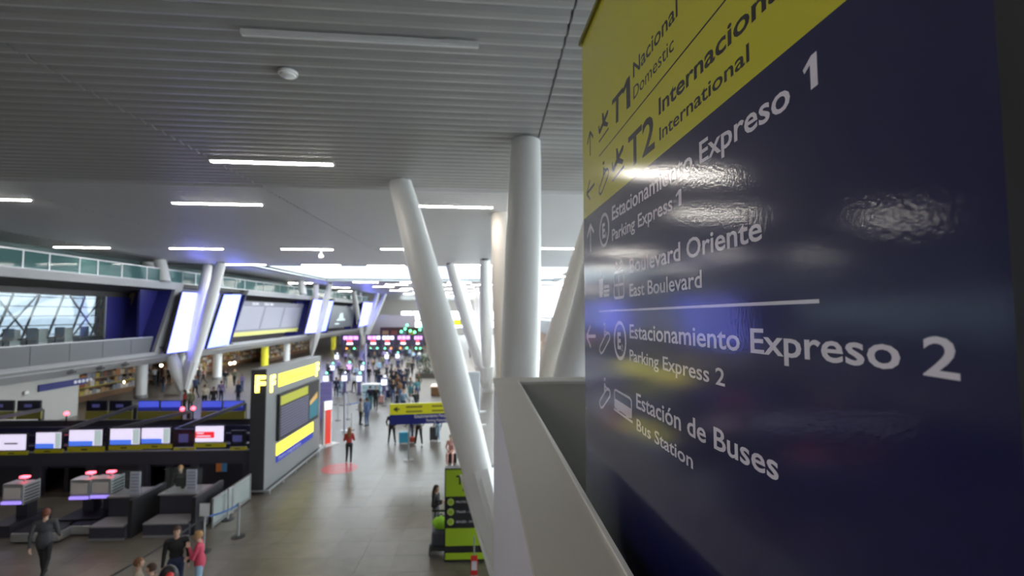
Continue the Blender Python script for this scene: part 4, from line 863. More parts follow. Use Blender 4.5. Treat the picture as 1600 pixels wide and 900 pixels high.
# walkway crowd: px, foot y, pose, facing, fem, top, low, hair, hk, label
crowd = [
 (612, 694, 'wide', 180, 0, 'black', 'black', 'dbrown', 'short', 'man all in black left of the direction sign', 'grey'),
 (642, 691, 'stand', 160, 0, 'navy', 'navy', 'dbrown', 'short', 'man in navy hidden behind the direction sign post', 'dgrey'),
 (654, 696, 'wide', 170, 0, 'grey', 'black', 'dbrown', 'short', 'person in grey top and black trousers with white shoes under the direction sign', 'white'),
 (684, 690, 'stand', 150, 1, 'navy', 'sky', 'dbrown', 'tail', 'person in pale trousers right under the direction sign', 'white'),
 (563, 664, 'stand', -60, 1, 'cream', 'black', 'dbrown', 'short', 'woman in cream jacket and black trousers queueing', 'dgrey'),
 (573, 666, 'stand', 60, 0, 'jeans', 'jeans', 'dbrown', 'short', 'man in blue jacket and jeans beside the cream jacket', 'dgrey'),
 (578, 640, 'stand', 10, 0, 'navy', 'teal', 'dbrown', 'short', 'man in navy top and teal trousers behind the queueing pair', 'dgrey'),
 (587, 641, 'walk', 190, 0, 'black', 'black', 'brown', 'short', 'man in black right behind the queueing pair', 'dgrey'),
 (620, 652, 'stand', 100, 0, 'black', 'dgrey', 'dbrown', 'short', 'broad man in black behind the left end of the direction sign', 'dgrey'),
 (630, 650, 'stand', 180, 0, 'lblue', 'jeans', 'blond', 'short', 'man in light blue shirt behind the direction sign', 'dgrey'),
 (641, 652, 'stand', 0, 1, 'white', 'rose', 'brown', 'tail', 'woman in white top seen above the direction sign', 'white'),
 (649, 650, 'walk', 200, 0, 'black', 'navy', 'dbrown', 'short', 'man in black above the right half of the direction sign', 'dgrey'),
 (609, 619, 'stand', 20, 0, 'dgrey', 'jeans', 'dbrown', 'short', 'man in dark grey left in the middle group of the walkway', 'dgrey'),
 (615, 612, 'walk', 180, 0, 'black', 'black', 'dbrown', 'short', 'man in black coming forward in the middle group', 'dgrey'),
 (621, 616, 'stand', 150, 1, 'brown', 'dgrey', 'brown', 'long', 'woman in brown coat in the middle group', 'dgrey'),
 (629, 609, 'stand', 10, 0, 'navy', 'navy', 'dbrown', 'short', 'man in navy right in the middle group', 'dgrey'),
 (636, 600, 'walk', 0, 0, 'dgrey', 'dgrey', 'dbrown', 'short', 'man in dark grey walking away past the middle group', 'dgrey'),
 (641, 622, 'stand', 30, 1, 'grey', 'teal', 'brown', 'tail', 'woman in grey with teal trousers right of the middle group', 'white'),
 (651, 626, 'stand', 200, 0, 'teal', 'jeans', 'dbrown', 'short', 'man in teal jacket near the walkway shrubs', 'dgrey'),
 (654, 612, 'stand', 180, 1, 'olive', 'black', 'ginger', 'long', 'woman with reddish hair in olive near the walkway shrubs', 'dgrey'),
 (644, 588, 'walk', 170, 0, 'black', 'black', 'dbrown', 'short', 'man in black striding beside the shrubs', 'dgrey'),
 (638, 586, 'stand', 10, 0, 'olive', 'grey', 'dbrown', 'short', 'man in olive beside the man striding in black', 'dgrey'),
 (655, 566, 'stand', 180, 1, 'white', 'jeans', 'dbrown', 'tail', 'woman in white behind the shrubs', 'white'),
 (525, 622, 'stand', 20, 0, 'navy', 'navy', 'dbrown', 'short', 'man in navy at the kiosks nearest the pylon', 'dgrey'),
 (531, 621, 'stand', 170, 1, 'lblue', 'lblue', 'blond', 'tail', 'woman in light blue at the kiosks', 'white'),
 (553, 613, 'walk', 30, 0, 'white', 'black', 'dbrown', 'short', 'man in white shirt walking behind the queue belts', 'dgrey'),
 (542, 600, 'stand', 0, 0, 'black', 'dgrey', 'dbrown', 'short', 'man in black between the kiosks', 'dgrey'),
 (576, 600, 'stand', 170, 0, 'black', 'dgrey', 'dbrown', 'short', 'man in black behind the pale blue counter, left', 'dgrey'),
 (588, 601, 'stand', 190, 0, 'black', 'navy', 'brown', 'short', 'man in black behind the pale blue counter, right', 'dgrey'),
 (593, 612, 'stand', 0, 0, 'navy', 'jeans', 'dbrown', 'short', 'man in navy beside the pale blue counter', 'dgrey'),
 (503, 650, 'stand', 60, 0, 'black', 'dgrey', 'dbrown', 'short', 'man in black just behind the red totem', 'dgrey'),
 (622, 583, 'stand', 0, 0, 'navy', 'black', 'dbrown', 'short', 'man in navy standing far down the middle of the walkway', 'dgrey'),
 (612, 580, 'walk', 180, 1, 'grey', 'black', 'brown', 'long', 'woman in grey far down the walkway', 'dgrey'),
 (598, 578, 'stand', 20, 0, 'olive', 'dgrey', 'dbrown', 'short', 'man in olive by the far gates', 'dgrey'),
 (600, 566, 'stand', 0, 0, 'purple', 'navy', 'dbrown', 'short', 'man in purple by the far gates', 'dgrey'),
 (585, 568, 'stand', 0, 1, 'dgrey', 'black', 'brown', 'long', 'woman in dark grey at the far gates under the pink screens', 'dgrey'),
 (570, 570, 'stand', 40, 0, 'black', 'navy', 'dbrown', 'short', 'man in black at the far gates left of the woman in dark grey', 'dgrey'),
 (548, 572, 'stand', 0, 0, 'grey', 'dgrey', 'dbrown', 'short', 'man in grey at the far gates, left side', 'dgrey'),
 (540, 568, 'stand', 20, 1, 'purple', 'black', 'dbrown', 'long', 'woman in purple at the far gates, left side', 'dgrey'),
 (628, 563, 'stand', 0, 0, 'navy', 'navy', 'dbrown', 'short', 'man in navy near the right end of the far gates', 'dgrey'),
 (640, 560, 'stand', 0, 1, 'sky', 'jeans', 'brown', 'tail', 'woman in sky blue near the right end of the far gates', 'white'),
 (634, 556, 'stand', 180, 0, 'white', 'black', 'dbrown', 'short', 'man in white at the far gates', 'dgrey'),
 (618, 556, 'walk', 180, 0, 'black', 'black', 'dbrown', 'short', 'man in black coming out of the far gates', 'dgrey'),
 (652, 575, 'walk', 170, 0, 'navy', 'dgrey', 'dbrown', 'short', 'man in navy passing the shrubs', 'dgrey'),
 (247, 604, 'stand', -30, 0, 'black', 'black', 'dbrown', 'short', 'man in black before the shops left of the branching column', 'dgrey'),
 (241, 602, 'stand', 30, 0, 'white', 'dgrey', 'brown', 'short', 'person in white before the shops left of the branching column', 'dgrey'),
 (264, 602, 'stand', 180, 0, 'dgrey', 'black', 'dbrown', 'short', 'person in dark grey at the shop front', 'dgrey'),
 (288, 645, 'stand', 100, 1, 'red', 'black', 'dbrown', 'long', 'woman in red behind the back check-in row', 'dgrey'),
 (297, 646, 'stand', 60, 1, 'olive', 'black', 'blond', 'short', 'fair haired person in olive behind the back check-in row', 'dgrey'),
 (319, 640, 'stand', 30, 0, 'cream', 'black', 'dbrown', 'short', 'person in cream right of the branching column foot', 'dgrey'),
 (333, 642, 'stand', 200, 0, 'black', 'black', 'dbrown', 'short', 'person in black right of the cream one', 'dgrey'),
 (345, 630, 'stand', 0, 0, 'purple', 'navy', 'dbrown', 'short', 'person in purple behind the second blue monitor', 'dgrey'),
 (372, 632, 'stand', 160, 0, 'navy', 'navy', 'brown', 'short', 'person in navy behind the check-in row near the pylon', 'dgrey'),
 (378, 612, 'stand', 160, 1, 'purple', 'jeans', 'dbrown', 'long', 'woman in purple in front of the shops near the pylon', 'dgrey'),
 (310, 603, 'stand', 160, 0, 'grey', 'dgrey', 'dbrown', 'short', 'person in grey between column foot and shops', 'dgrey'),
 (318, 600, 'walk', 120, 1, 'rose', 'dgrey', 'brown', 'long', 'woman in rose walking by the shops', 'dgrey'),
 (494, 610, 'stand', 30, 0, 'purple', 'dgrey', 'dbrown', 'short', 'person in purple just beyond the pylon', 'dgrey'),
 (512, 588, 'stand', 60, 0, 'dgrey', 'black', 'dbrown', 'short', 'person in dark grey at the lit kiosks', 'dgrey'),
 (735, 560, 'stand', 180, 0, 'navy', 'black', 'dbrown', 'short', 'person in navy seen between the slender columns', 'dgrey'),
 (742, 552, 'stand', 180, 0, 'lblue', 'jeans', 'dbrown', 'short', 'person in light blue seen between the slender columns', 'dgrey'),
]
extra = [(533, 598, 'black', 'navy', 'man in black leaning over the second row kiosks'), (556, 596, 'sky', 'jeans', 'person in sky blue at the second row kiosks'), (515, 604, 'navy', 'black', 'person in navy just right of the pylon top'), (529, 586, 'purple', 'dgrey', 'person in purple at the third row kiosk'), (550, 584, 'grey', 'black', 'person in grey behind the pinkish kiosk'), (563, 582, 'black', 'black', 'person in black between kiosks and far gates, left'), (573, 585, 'navy', 'jeans', 'person in navy between kiosks and far gates'), (583, 583, 'black', 'grey', 'person in black and grey between kiosks and far gates'), (592, 588, 'lblue', 'navy', 'person in light blue right above the pale blue counter'), (604, 596, 'black', 'black', 'person in black left of the walkway centre'), (611, 600, 'dgrey', 'navy', 'person in dark grey and navy left of the walkway centre'), (617, 604, 'black', 'dgrey', 'person with dark coat before the woman in brown'), (624, 600, 'navy', 'black', 'person in navy and black in the walkway centre'), (631, 622, 'navy', 'dgrey', 'person in navy in front of the middle group'), (625, 628, 'brown', 'jeans', 'person in brown top and jeans in front of the middle group'), (614, 630, 'black', 'jeans', 'person in black and jeans in front of the middle group, left'), (608, 572, 'black', 'navy', 'person in black and navy before the far gates'), (628, 574, 'grey', 'dgrey', 'person in grey before the far gates, right'), (646, 568, 'lblue', 'black', 'person in light blue near the shrubs top'), (660, 558, 'black', 'dgrey', 'person in black far behind the shrubs'), (557, 564, 'black', 'black', 'person in black under the leftmost gate gantry'), (578, 560, 'navy', 'black', 'person in navy under the second gate gantry'), (592, 562, 'dgrey', 'black', 'person in dark grey under the third gate gantry'), (609, 561, 'purple', 'black', 'person in purple under the third gate gantry'), (545, 562, 'olive', 'black', 'person in olive under the leftmost gate gantry'), (524, 560, 'dgrey', 'black', 'person in dark grey left of the gate gantries'), (648, 562, 'black', 'navy', 'person in black under the gantry beside the leaning column'), (276, 606, 'rose', 'dgrey', 'person in rose at the foot of the branching column, left'), (255, 612, 'dgrey', 'jeans', 'person in dark grey and jeans before the shops'), (305, 622, 'navy', 'black', 'person in navy right of the branching column foot'), (352, 606, 'black', 'grey', 'person in black and grey beside the second round column'), (366, 603, 'olive', 'black', 'person in olive before the shops under the twin lamps')]
for i_, (px_, fy_, t__, l__, lb_) in enumerate(extra): crowd.append((px_, fy_, ('stand', 'walk', 'phone', 'pull')[i_ % 4], (10, 185, 350, 160, 60)[i_ % 5], 1 if i_ % 3 == 1 else 0, t__, l__, ('dbrown', 'brown', 'dbrown', 'blond')[i_ % 4], 'long' if i_ % 3 == 1 else 'short', lb_, 'dgrey'))
random.seed(11)
for i, (px, fy, ps, rz_, fm, t_, l_, h_, hk, lb, shc) in enumerate(crowd):
    person(px, fy, lb, ps, rz_, bool(fm), t_, l_, h_, hk, skin=i % 3, shoes=shc, h=(1.62 if fm else 1.74) + random.uniform(-.05, .06), coat=.06 if i % 4 == 0 else 0)

# ------------------------------------------------------------------ luggage
def suitcase(px, fy, label, c, h=.68, w=.44, rz=0, at=None):
    p = at or fl(px, fy); o = thing('suitcase', label, 'suitcase', (p[0], p[1], 0), math.radians(rz)); m = cl(c) if not isinstance(c, bpy.types.Material) else c
    MB().box(-w / 2, w / 2, -.14, .14, .06, h).obj('shell', m, o, bevel=.04)
    for q in range(4): MB().box(-w * .4 + q * w * .24, -w * .4 + q * w * .24 + .03, -.15, -.14, .12, h - .08).obj('rib', m, o)
    for sx in (-1, 1): MB().bar((sx * .09, .08, h), (sx * .09, .08, h + .28), .015).obj('handle_tube', silver, o)
    MB().bar((-.1, .08, h + .28), (.1, .08, h + .28), .03).obj('grip', black, o)
    for sx in (-1, 1):
        for sy in (-1, 1): MB().tube([(sx * w * .38 - .015, sy * .09, .03), (sx * w * .38 + .015, sy * .09, .03)], .03, 10).obj('wheel', black, o)
    return o
suitcase(632, 693, 'bright blue suitcase standing alone by the direction sign', mat('case_blue', (.05, .35, .6), .35), h=.62, w=.55)
suitcase(644, 692, 'low red bag between the blue suitcase and the grey top person', (.45, .08, .05), h=.32, w=.36)
suitcase(678, 689, 'dark suitcase beside the person in pale trousers', K['dgrey'], h=.75)
suitcase(596, 630, 'pinkish suitcase right behind the queueing pair', K['rose'], h=.6)
suitcase(642, 616, 'black suitcase beside the woman in grey', K['black'], h=.6)
suitcase(606, 622, 'navy suitcase at the left of the middle group', K['navy'], h=.65)
pp = W(264, 896, Z=1.3)
o = thing('backpack', 'black backpack with a red patch at the bottom edge of the view', 'backpack', (pp.x, pp.y, 0))
MB().ball((0, 0, 1.2), (.2, .16, .28), 14, 10).obj('bag_body', black, o, True); MB().ball((.08, -.1, 1.3), (.08, .08, .08), 10, 8).obj('red_patch', red_print, o, True); MB().box(-.16, .16, -.12, .12, 0.0, .95).obj('case_under', cl(K['brown']), o, bevel=.03)
# luggage cart with lime bag by the lime board
p = fl(689, 862); o = thing('luggage_cart', 'dark luggage cart at the left edge of the lime board', 'luggage cart', (p.x, p.y, 0))
MB().box(-.3, .3, -.35, .35, .18, .23).obj('deck', dark_metal, o); MB().bar((-.28, .33, .2), (-.28, .42, 1.0), .04).bar((.28, .33, .2), (.28, .42, 1.0), .04).obj('frame', silver, o); MB().bar((-.3, .42, 1.0), (.3, .42, 1.0), .05).obj('push_bar', black, o)
for sx, sy, r in ((-.28, -.25, .17), (.28, -.25, .17), (-.28, .25, .09), (.28, .25, .09)): MB().tube([(sx - .02, sy, r), (sx + .02, sy, r)], r, 18).obj('wheel', black, o, True)
o2 = thing('travel_bag', 'dark grey travel bag stacked on the luggage cart', 'bag', (p.x, p.y, .23)); MB().box(-.25, .25, -.22, .2, 0, .42).obj('shell', mat('bag_slate', (.08, .09, .12), .6), o2, bevel=.06); MB().bar((-.1, 0, .46), (.1, 0, .46), .03).obj('grip', black, o2)
o3 = thing('travel_bag', 'bright lime green bag on top of the luggage cart', 'bag', (p.x, p.y, .66)); MB().ball((0, 0, .17), (.26, .22, .18), 14, 9).obj('bag_body', mat('bag_lime', (.35, .75, .03), .5), o3, True); MB().tube([(-.12, 0, .30), (0, 0, .42), (.12, 0, .30)], .02, 8).obj('handle', black, o3)
sc = thing('scarf', 'pink scarf on the black jacket woman left of the lime board', 'scarf', (pp.x, 15.4, 0)); bpy.data.objects.remove(sc)

# ------------------------------------------------------------------ kiosks, queue posts, counter, shrubs, far gates
def self_kiosk(px, fy, label, m=white_led):
    p = fl(px, fy); o = thing('self_service_kiosk', label, 'kiosk', (p.x, p.y, 0)); MB().box(-.22, .22, -.18, .18, 0, .08).obj('foot', dark_metal, o)
    MB().box(-.14, .14, -.1, .1, .08, 1.05).obj('column', mat('kiosk_violet', (.2, .18, .38), .4), o); MB().box(-.28, .28, -.08, .08, 1.05, 1.75).obj('head', mat('kiosk_shell', (.3, .3, .45), .4), o, bevel=.02)
    MB().box(-.22, .22, -.095, -.08, 1.15, 1.6).obj('display', m, o); MB().ball((.05, -.02, 1.85), .085, 8, 6).obj('status_lamp', green_led if px % 2 else white_led, o, True)
for i, (px, fy, lb) in enumerate(((509, 617, 'kiosk nearest the pylon end'), (538, 616, 'kiosk in front of the violet wall'), (561, 617, 'kiosk left of the pale blue counter'), (519, 596, 'second row kiosk behind the pylon end'), (545, 594, 'second row kiosk with pinkish screen'), (567, 596, 'second row kiosk left of the counter'), (600, 624, 'kiosk right of the pale blue counter'), (526, 575, 'third row kiosk at the left'), (604, 574, 'third row kiosk in the middle'), (621, 573, 'third row kiosk at the right'))):
    self_kiosk(px, fy, 'violet self-service ' + lb, pink_led if i == 4 else white_led)
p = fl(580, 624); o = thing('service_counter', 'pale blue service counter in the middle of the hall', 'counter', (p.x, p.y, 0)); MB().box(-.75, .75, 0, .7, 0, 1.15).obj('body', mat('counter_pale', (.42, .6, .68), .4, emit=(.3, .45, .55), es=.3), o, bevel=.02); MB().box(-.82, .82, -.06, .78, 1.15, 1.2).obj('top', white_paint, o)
for z in (.3, .6, .9): MB().box(-.75, .75, -.012, 0, z, z + .04).obj('groove', mat('groove_blue', (.2, .35, .45), .5), o)
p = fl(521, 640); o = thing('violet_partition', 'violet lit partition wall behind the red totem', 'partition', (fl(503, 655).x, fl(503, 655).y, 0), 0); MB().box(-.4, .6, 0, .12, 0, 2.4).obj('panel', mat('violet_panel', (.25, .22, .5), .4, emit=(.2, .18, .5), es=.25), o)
for z in (.5, 1.0, 1.5, 2.0): MB().box(-.4, .6, -.015, 0, z, z + .03).obj('rib', mat('violet_rib', (.4, .38, .7), .4), o)
p = fl(538, 673); o = thing('light_pole', 'slim pale pole beyond the woman in red', 'pole', (p.x, p.y, 0)); MB().tube([(0, 0, .03), (0, 0, 2.2)], .07, 12).obj('shaft', mat('pole_pale', (.5, .5, .6), .4), o, True); MB().tube([(0, 0, 0), (0, 0, .03)], .22, 16).obj('base', silver, o, True)
p = fl(570, 620); o = thing('light_pole', 'slim pale violet pole beside the pale blue counter', 'pole', (p.x, p.y, 0)); MB().tube([(0, 0, .03), (0, 0, 4.4)], .1, 12).obj('shaft', mat('pole_violet', (.5, .48, .75), .4), o, True); MB().tube([(0, 0, 0), (0, 0, .03)], .25, 16).obj('base', silver, o, True)
qs = []
for i, (px, fy) in enumerate(((524, 632), (545, 633), (566, 634), (543, 655), (565, 650), (549, 672), (600, 634), (528, 657), (524, 610), (548, 611), (570, 611), (560, 640))):
    qs.append(stanchion(px, fy, ('silver queue post in the middle belt row, leftmost', 'silver queue post in the middle belt row, second', 'silver queue post in the middle belt row, third', 'silver queue post in the nearer belt row, middle', 'silver queue post beside the woman in the cream jacket', 'silver queue post nearest the slim pale pole', 'silver queue post right of the middle belt row', 'silver queue post in the nearer belt row, leftmost', 'silver queue post in the farther belt row, leftmost', 'silver queue post in the farther belt row, middle', 'silver queue post in the farther belt row, rightmost', 'single silver queue post between two belt rows')[i], 'queue posts before the kiosks'))
for i, (a_, b_) in enumerate(((0, 1), (1, 2), (7, 3), (3, 4), (8, 9), (9, 10), (2, 6))): belt(qs[a_], qs[b_], beltb if i == 3 else mat('grey_belt', (.1, .1, .14), .6), ('dark belt at the left of the middle queue row', 'dark belt at the right of the middle queue row', 'dark belt at the left of the nearer queue row', 'blue belt at the right of the nearer queue row', 'dark belt at the left of the farther queue row', 'dark belt at the right of the farther queue row', 'long dark belt reaching toward the pale blue counter')[i])
# shrubs
p = fl(666, 590); o = thing('planter', 'dark green shrubs in a low planter beside the leaning column', 'planter', (p.x, p.y, 0)); MB().box(-1.1, 1.1, -.6, .6, 0, .5).obj('box', mat('planter_dark', (.08, .07, .06), .6), o, bevel=.02)
random.seed(5); lm = MB()
for k in range(900):
    a = random.uniform(0, 6.28); u = random.random() ** .5; z = random.uniform(.4, 2.5); r = (1.15 - .25 * abs(z - 1.2)) * u; c_ = Vector((math.cos(a) * r, math.sin(a) * r * .6, z)); d = Vector((random.gauss(0, 1), random.gauss(0, 1), random.gauss(.3, 1))).normalized() * .16; s3_ = d.cross(Vector((0, 0, 1))).normalized() * .05
    i_ = len(lm.v); lm.v += [tuple(c_ - d), tuple(c_ + s3_), tuple(c_ + d), tuple(c_ - s3_)]; lm.f.append((i_, i_ + 1, i_ + 2, i_ + 3))
tag(lm.obj('foliage', mat('leaf_green', (.035, .06, .025), .6), o), kind='stuff')
MB().tube([(0, 0, .4), (0, 0, 2.0)], [.06, .03], 8).obj('stem', brown, o)
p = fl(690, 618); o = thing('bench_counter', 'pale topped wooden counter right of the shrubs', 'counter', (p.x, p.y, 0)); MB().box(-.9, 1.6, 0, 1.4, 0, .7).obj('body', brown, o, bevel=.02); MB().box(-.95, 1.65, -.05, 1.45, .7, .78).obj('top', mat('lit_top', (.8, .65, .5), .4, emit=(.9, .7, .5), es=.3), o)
# far gates: a dark gantry with pink and red screens
for i, (x0, x1, lb) in enumerate(((536, 560, 'dark gate gantry with pink screens, leftmost'), (574, 595, 'dark gate gantry with pink screens, second from left'), (597, 616, 'dark gate gantry with white screens, third from left'), (621, 641, 'dark gate gantry with pink screens, fourth from left'), (647, 660, 'dark gate gantry with pink screens, beside the leaning column'))):
    Yq = 79 + (i % 2) * .5; a = W(x0, 530, Y=Yq); b = W(x1, 530, Y=Yq); c = (a.x + b.x) / 2; h = (b.x - a.x) / 2
    o = thing('gate_gantry', lb, 'gate', (c, Yq, 0)); MB().box(-h - .3, h + .3, 0, .3, 1.9, 3.5).obj('header', mat('gate_dark', (.04, .03, .06), .5), o)
    for sx in (-1, 1): MB().box(sx * h - .15, sx * h + .15, 0, .4, 0, 1.9).obj('post', MATS['gate_dark'], o)
    n = 3
    for k in range(n): MB().box(-h + (2 * h / n) * k + .06, -h + (2 * h / n) * (k + 1) - .06, -.03, 0, 2.75, 3.3).obj('screen', white_led if (i == 2 or (i == 1 and k == 2)) else pink_led, o)
    MB().box(-h * .5, h * .2, -.03, 0, 2.35, 2.65).obj('red_sign', mat('red_glow', (.7, .05, .05), .4, emit=(1, .1, .1), es=1.4), o); MB().box(-h * .5, h * .3, -.03, 0, 1.95, 2.25).obj('white_sign', white_led, o)
    for k in range(2): MB().ball((-h * .5 + k * h, -.05, 1.35), .13, 8, 6).obj('gate_lamp', green_led if (i + k) % 3 else mat('orange_led', (1, .4, .1), .4, emit=(1, .3, .08), es=4), o, True)
    MB().box(-h, h, .5, .7, 0, 1.1).obj('turnstile', dark_metal, o)
for k, (px, py_) in enumerate(((633, 514), (641, 517), (648, 519), (656, 515), (659, 510), (627, 518), (636, 508))):
    p = W(px, py_, Y=105); o = thing('signal_post', 'tiny green lamp post far down the hall', 'lamp', (p.x, 105, 0), group='green lamps far down the hall'); MB().ball((0, 0, p.z), .26, 8, 6).obj('green_lamp', green_led, o, True); MB().tube([(0, 0, 0), (0, 0, p.z - .2)], .05, 6).obj('post', dark_metal, o)
p = W(641, 535, Y=104); o = thing('far_stall', 'dark red and brown stalls at the far end of the hall', 'stall', (p.x, 107, 0)); MB().box(-7, 5, 0, 2, 0, 3.9).obj('body', mat('stall_brown', (.08, .03, .02), .6), o)
for k in range(6): MB().box(-6.5 + k * 1.9, -5.2 + k * 1.9, -.1, 0, 1.2, 3.2).obj('stall_front', pm[(k * 3) % 8], o)
p = W(707, 500, Y=75); o = thing('hanging_sign', 'yellow hanging sign seen between leaning and slender columns', 'sign', (p.x, 75, 5.1)); MB().box(-1.5, 1.8, 0, .15, 0, .85).obj('panel', mat('sign_yellow_far', (.7, .68, .02), .4), o)
for sx in (-1.2, 1.5): MB().bar((sx, .07, .85), (sx, .07, CZ - 5.1), .05).obj('rod', grey_metal, o)
# pale end block on the left beyond the facade
MB().box(-34, -17, 112, 113, 0, 6.6).obj('end_block', mat('beige_block', (.78, .73, .65), .6), wall)

# right side mezzanine and stalls seen beside the upright column
rw = sroot('wall_right', 'dark right mezzanine front with shops beneath')
MB().box(5.6, 14, 38, 120, 4.9, 6.2).obj('fascia', mat('dark_fascia', (.13, .13, .14), .45), rw); MB().box(6.2, 6.3, 38, 120, 0, 4.9).obj('shop_wall', brown, rw); MB().box(5.55, 5.6, 38, 120, 6.2, 6.3).obj('edge_rail', silver, rw)
for k in range(10): MB().box(6.1, 6.2, 40 + k * 4, 42.5 + k * 4, .5, 3.6).obj('shop_window', mat('warm_window', (.5, .35, .15), .4, emit=(.8, .5, .2), es=.35) if k % 2 else mat('bronze_metal', (.4, .28, .15), .3, .6), rw)
# ------------------------------------------------------------------ near mezzanine parapet
PA = (math.atan((749 - 800) / F) - math.radians(2.64) * -1 * -1)    # direction of the parapet in the plan
dvp = ray(749, 490); dvp.z = 0; dvp.normalize(); nr = Vector((dvp.y, -dvp.x, 0))
Hp = .65
def edge_off(px, py_):        # sideways distance of a line at height EYE-Hp through a pixel
    p = W(px, py_, Z=EYE.z - Hp) - EYE; return p.dot(nr), p.dot(dvp)
o1, f1 = edge_off(777, 590); o2, f2 = edge_off(812, 597)
o1 = .19; o2 = .372
par = thing('parapet', 'white parapet with a beige top around the viewer\'s balcony', 'parapet', EYE - Vector((0, 0, Hp)))
def PL(s, f, z=0): return nr * s + dvp * f + Vector((0, 0, z))
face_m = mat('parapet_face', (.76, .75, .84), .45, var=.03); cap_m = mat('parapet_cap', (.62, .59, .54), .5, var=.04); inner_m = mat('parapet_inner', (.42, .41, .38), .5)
s_out, s_in, f_far, f_in, s_end = .14, .372, f1, f1 - .32, 5.0
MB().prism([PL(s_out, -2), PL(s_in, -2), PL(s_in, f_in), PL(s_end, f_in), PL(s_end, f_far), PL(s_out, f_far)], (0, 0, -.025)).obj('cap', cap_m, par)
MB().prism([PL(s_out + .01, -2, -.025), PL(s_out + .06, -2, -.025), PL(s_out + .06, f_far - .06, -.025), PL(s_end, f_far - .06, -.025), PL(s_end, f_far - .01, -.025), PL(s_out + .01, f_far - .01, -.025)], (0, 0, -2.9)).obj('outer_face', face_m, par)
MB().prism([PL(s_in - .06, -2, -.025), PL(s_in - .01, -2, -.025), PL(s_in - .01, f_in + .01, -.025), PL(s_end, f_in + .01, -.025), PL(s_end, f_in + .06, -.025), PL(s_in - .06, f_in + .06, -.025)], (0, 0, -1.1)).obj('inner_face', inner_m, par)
MB().bar(PL(s_in, -2, .004), PL(s_in, f_in, .004), .014, .012).bar(PL(s_in, f_in, .004), PL(s_end, f_in, .004), .014, .012).obj('edge_trim', white_paint, par)
bf = MB(); z0 = -1.15; bf.prism([PL(s_in - .05, -8, z0), PL(9, -8, z0), PL(9, f_in + .05, z0), PL(s_in - .05, f_in + .05, z0)], (0, 0, -.3))
q = bf.obj('balcony_floor', mat('balcony_stone', (.2, .18, .17), .4)); q.location = EYE - Vector((0, 0, Hp)); q['kind'] = 'structure'; q.name = 'floor'

# ------------------------------------------------------------------ the big direction sign
SP = .52
e1 = ray(728, 497).normalized(); nrm = Vector((e1.y, -e1.x, 0)).normalized()          # points right, away from the viewer
e2 = nrm.cross(e1); e2 = -e2 if e2.z < 0 else e2; e2.normalize()
S0 = EYE + nrm * SP
def SL(px, py_):
    d = ray(px, py_); t = SP / d.dot(nrm); p = d * t - nrm * SP; return -p.dot(e1), p.dot(e2)      # x grows towards the viewer
Ms = Matrix((-e1, e2, -nrm)).transposed().to_4x4(); Ms.translation = S0
sign = thing('direction_sign', 'huge navy and yellow airport direction sign filling the right side', 'sign', S0); sign.matrix_world = Ms
def q3(a, z=0): return (a[0], a[1], z)
uL = SL(913, 450)[0]; uR = SL(1588, 450)[0]; vT = SL(911, 66)[1]; vM = (SL(914, 341)[1] + SL(1325, 0)[1]) / 2; vB = -1.62
print('SIGN', uL, uR, vT, vM)
def gloss(name, col, rough=.5):
    m = bpy.data.materials.new(name); m.use_nodes = True; n = m.node_tree.nodes; l = m.node_tree.links; b = n['Principled BSDF']
    b.inputs['Base Color'].default_value = (*col, 1); b.inputs['Roughness'].default_value = rough; b.inputs['Specular IOR Level'].default_value = .3
    b.inputs['Coat Weight'].default_value = 1; b.inputs['Coat Roughness'].default_value = .1; b.inputs['Coat IOR'].default_value = 1.42
    tc = n.new('ShaderNodeTexCoord'); no = n.new('ShaderNodeTexNoise'); no.inputs['Scale'].default_value = 130; no.inputs['Detail'].default_value = 2
    bu = n.new('ShaderNodeBump'); bu.inputs['Strength'].default_value = .22; bu.inputs['Distance'].default_value = .0009
    l.new(tc.outputs['Object'], no.inputs['Vector']); l.new(no.outputs['Fac'], bu.inputs['Height']); l.new(bu.outputs['Normal'], b.inputs['Coat Normal']); return m
s_navy = gloss('sign_navy', (.004, .005, .07)); s_yel = gloss('sign_yellow', (.70, .66, .02)); s_ink = gloss('sign_ink', (.018, .016, .014)); s_wht = gloss('sign_white', (.92, .88, 1.0))
MB().box(uL, uR, vB, vT, -.14, -.004).obj('body', dark_metal, sign)
MB().box(uL, uR, vB, vM, -.004, 0).obj('navy_panel', s_navy, sign)
MB().box(uL, uR, vM, vT, -.004, 0).obj('yellow_panel', s_yel, sign)
MB().box(uL - .015, uR + .03, vT, vT + .02, -.16, .012).obj('top_trim', mat('trim_olive', (.22, .2, .02), .4), sign)
MB().box(uR, uR + .035, vB, vT, -.16, .004).obj('side_trim', black, sign)
for vv in (vM - .012, SL(916, 637)[1]): MB().tube([(uL + .012, vv, 0), (uL + .012, vv, .002)], .004, 10).obj('rivet', grey_metal, sign)
CAPH = .729     # cap height of the built-in font for size 1 is measured below
def line(body_, p0, ptop, p1, m, bold=.0, name='lettering'):
    a = SL(*p0); t = SL(*ptop); b = SL(*p1); h = t[1] - a[1]; size = h / CAPH; ln = math.hypot(b[0] - a[0], b[1] - a[1])
    M = frame((a[0], a[1], .0003), (b[0] - a[0], (b[1] - a[1]), 0), (0, 1, 0))
    return text(body_, name, m, M, sign, size=size, depth=.0001, width=ln, bold=bold * size)
line('T', (956, 199), (956, 156), (973, 181), s_ink, .018)
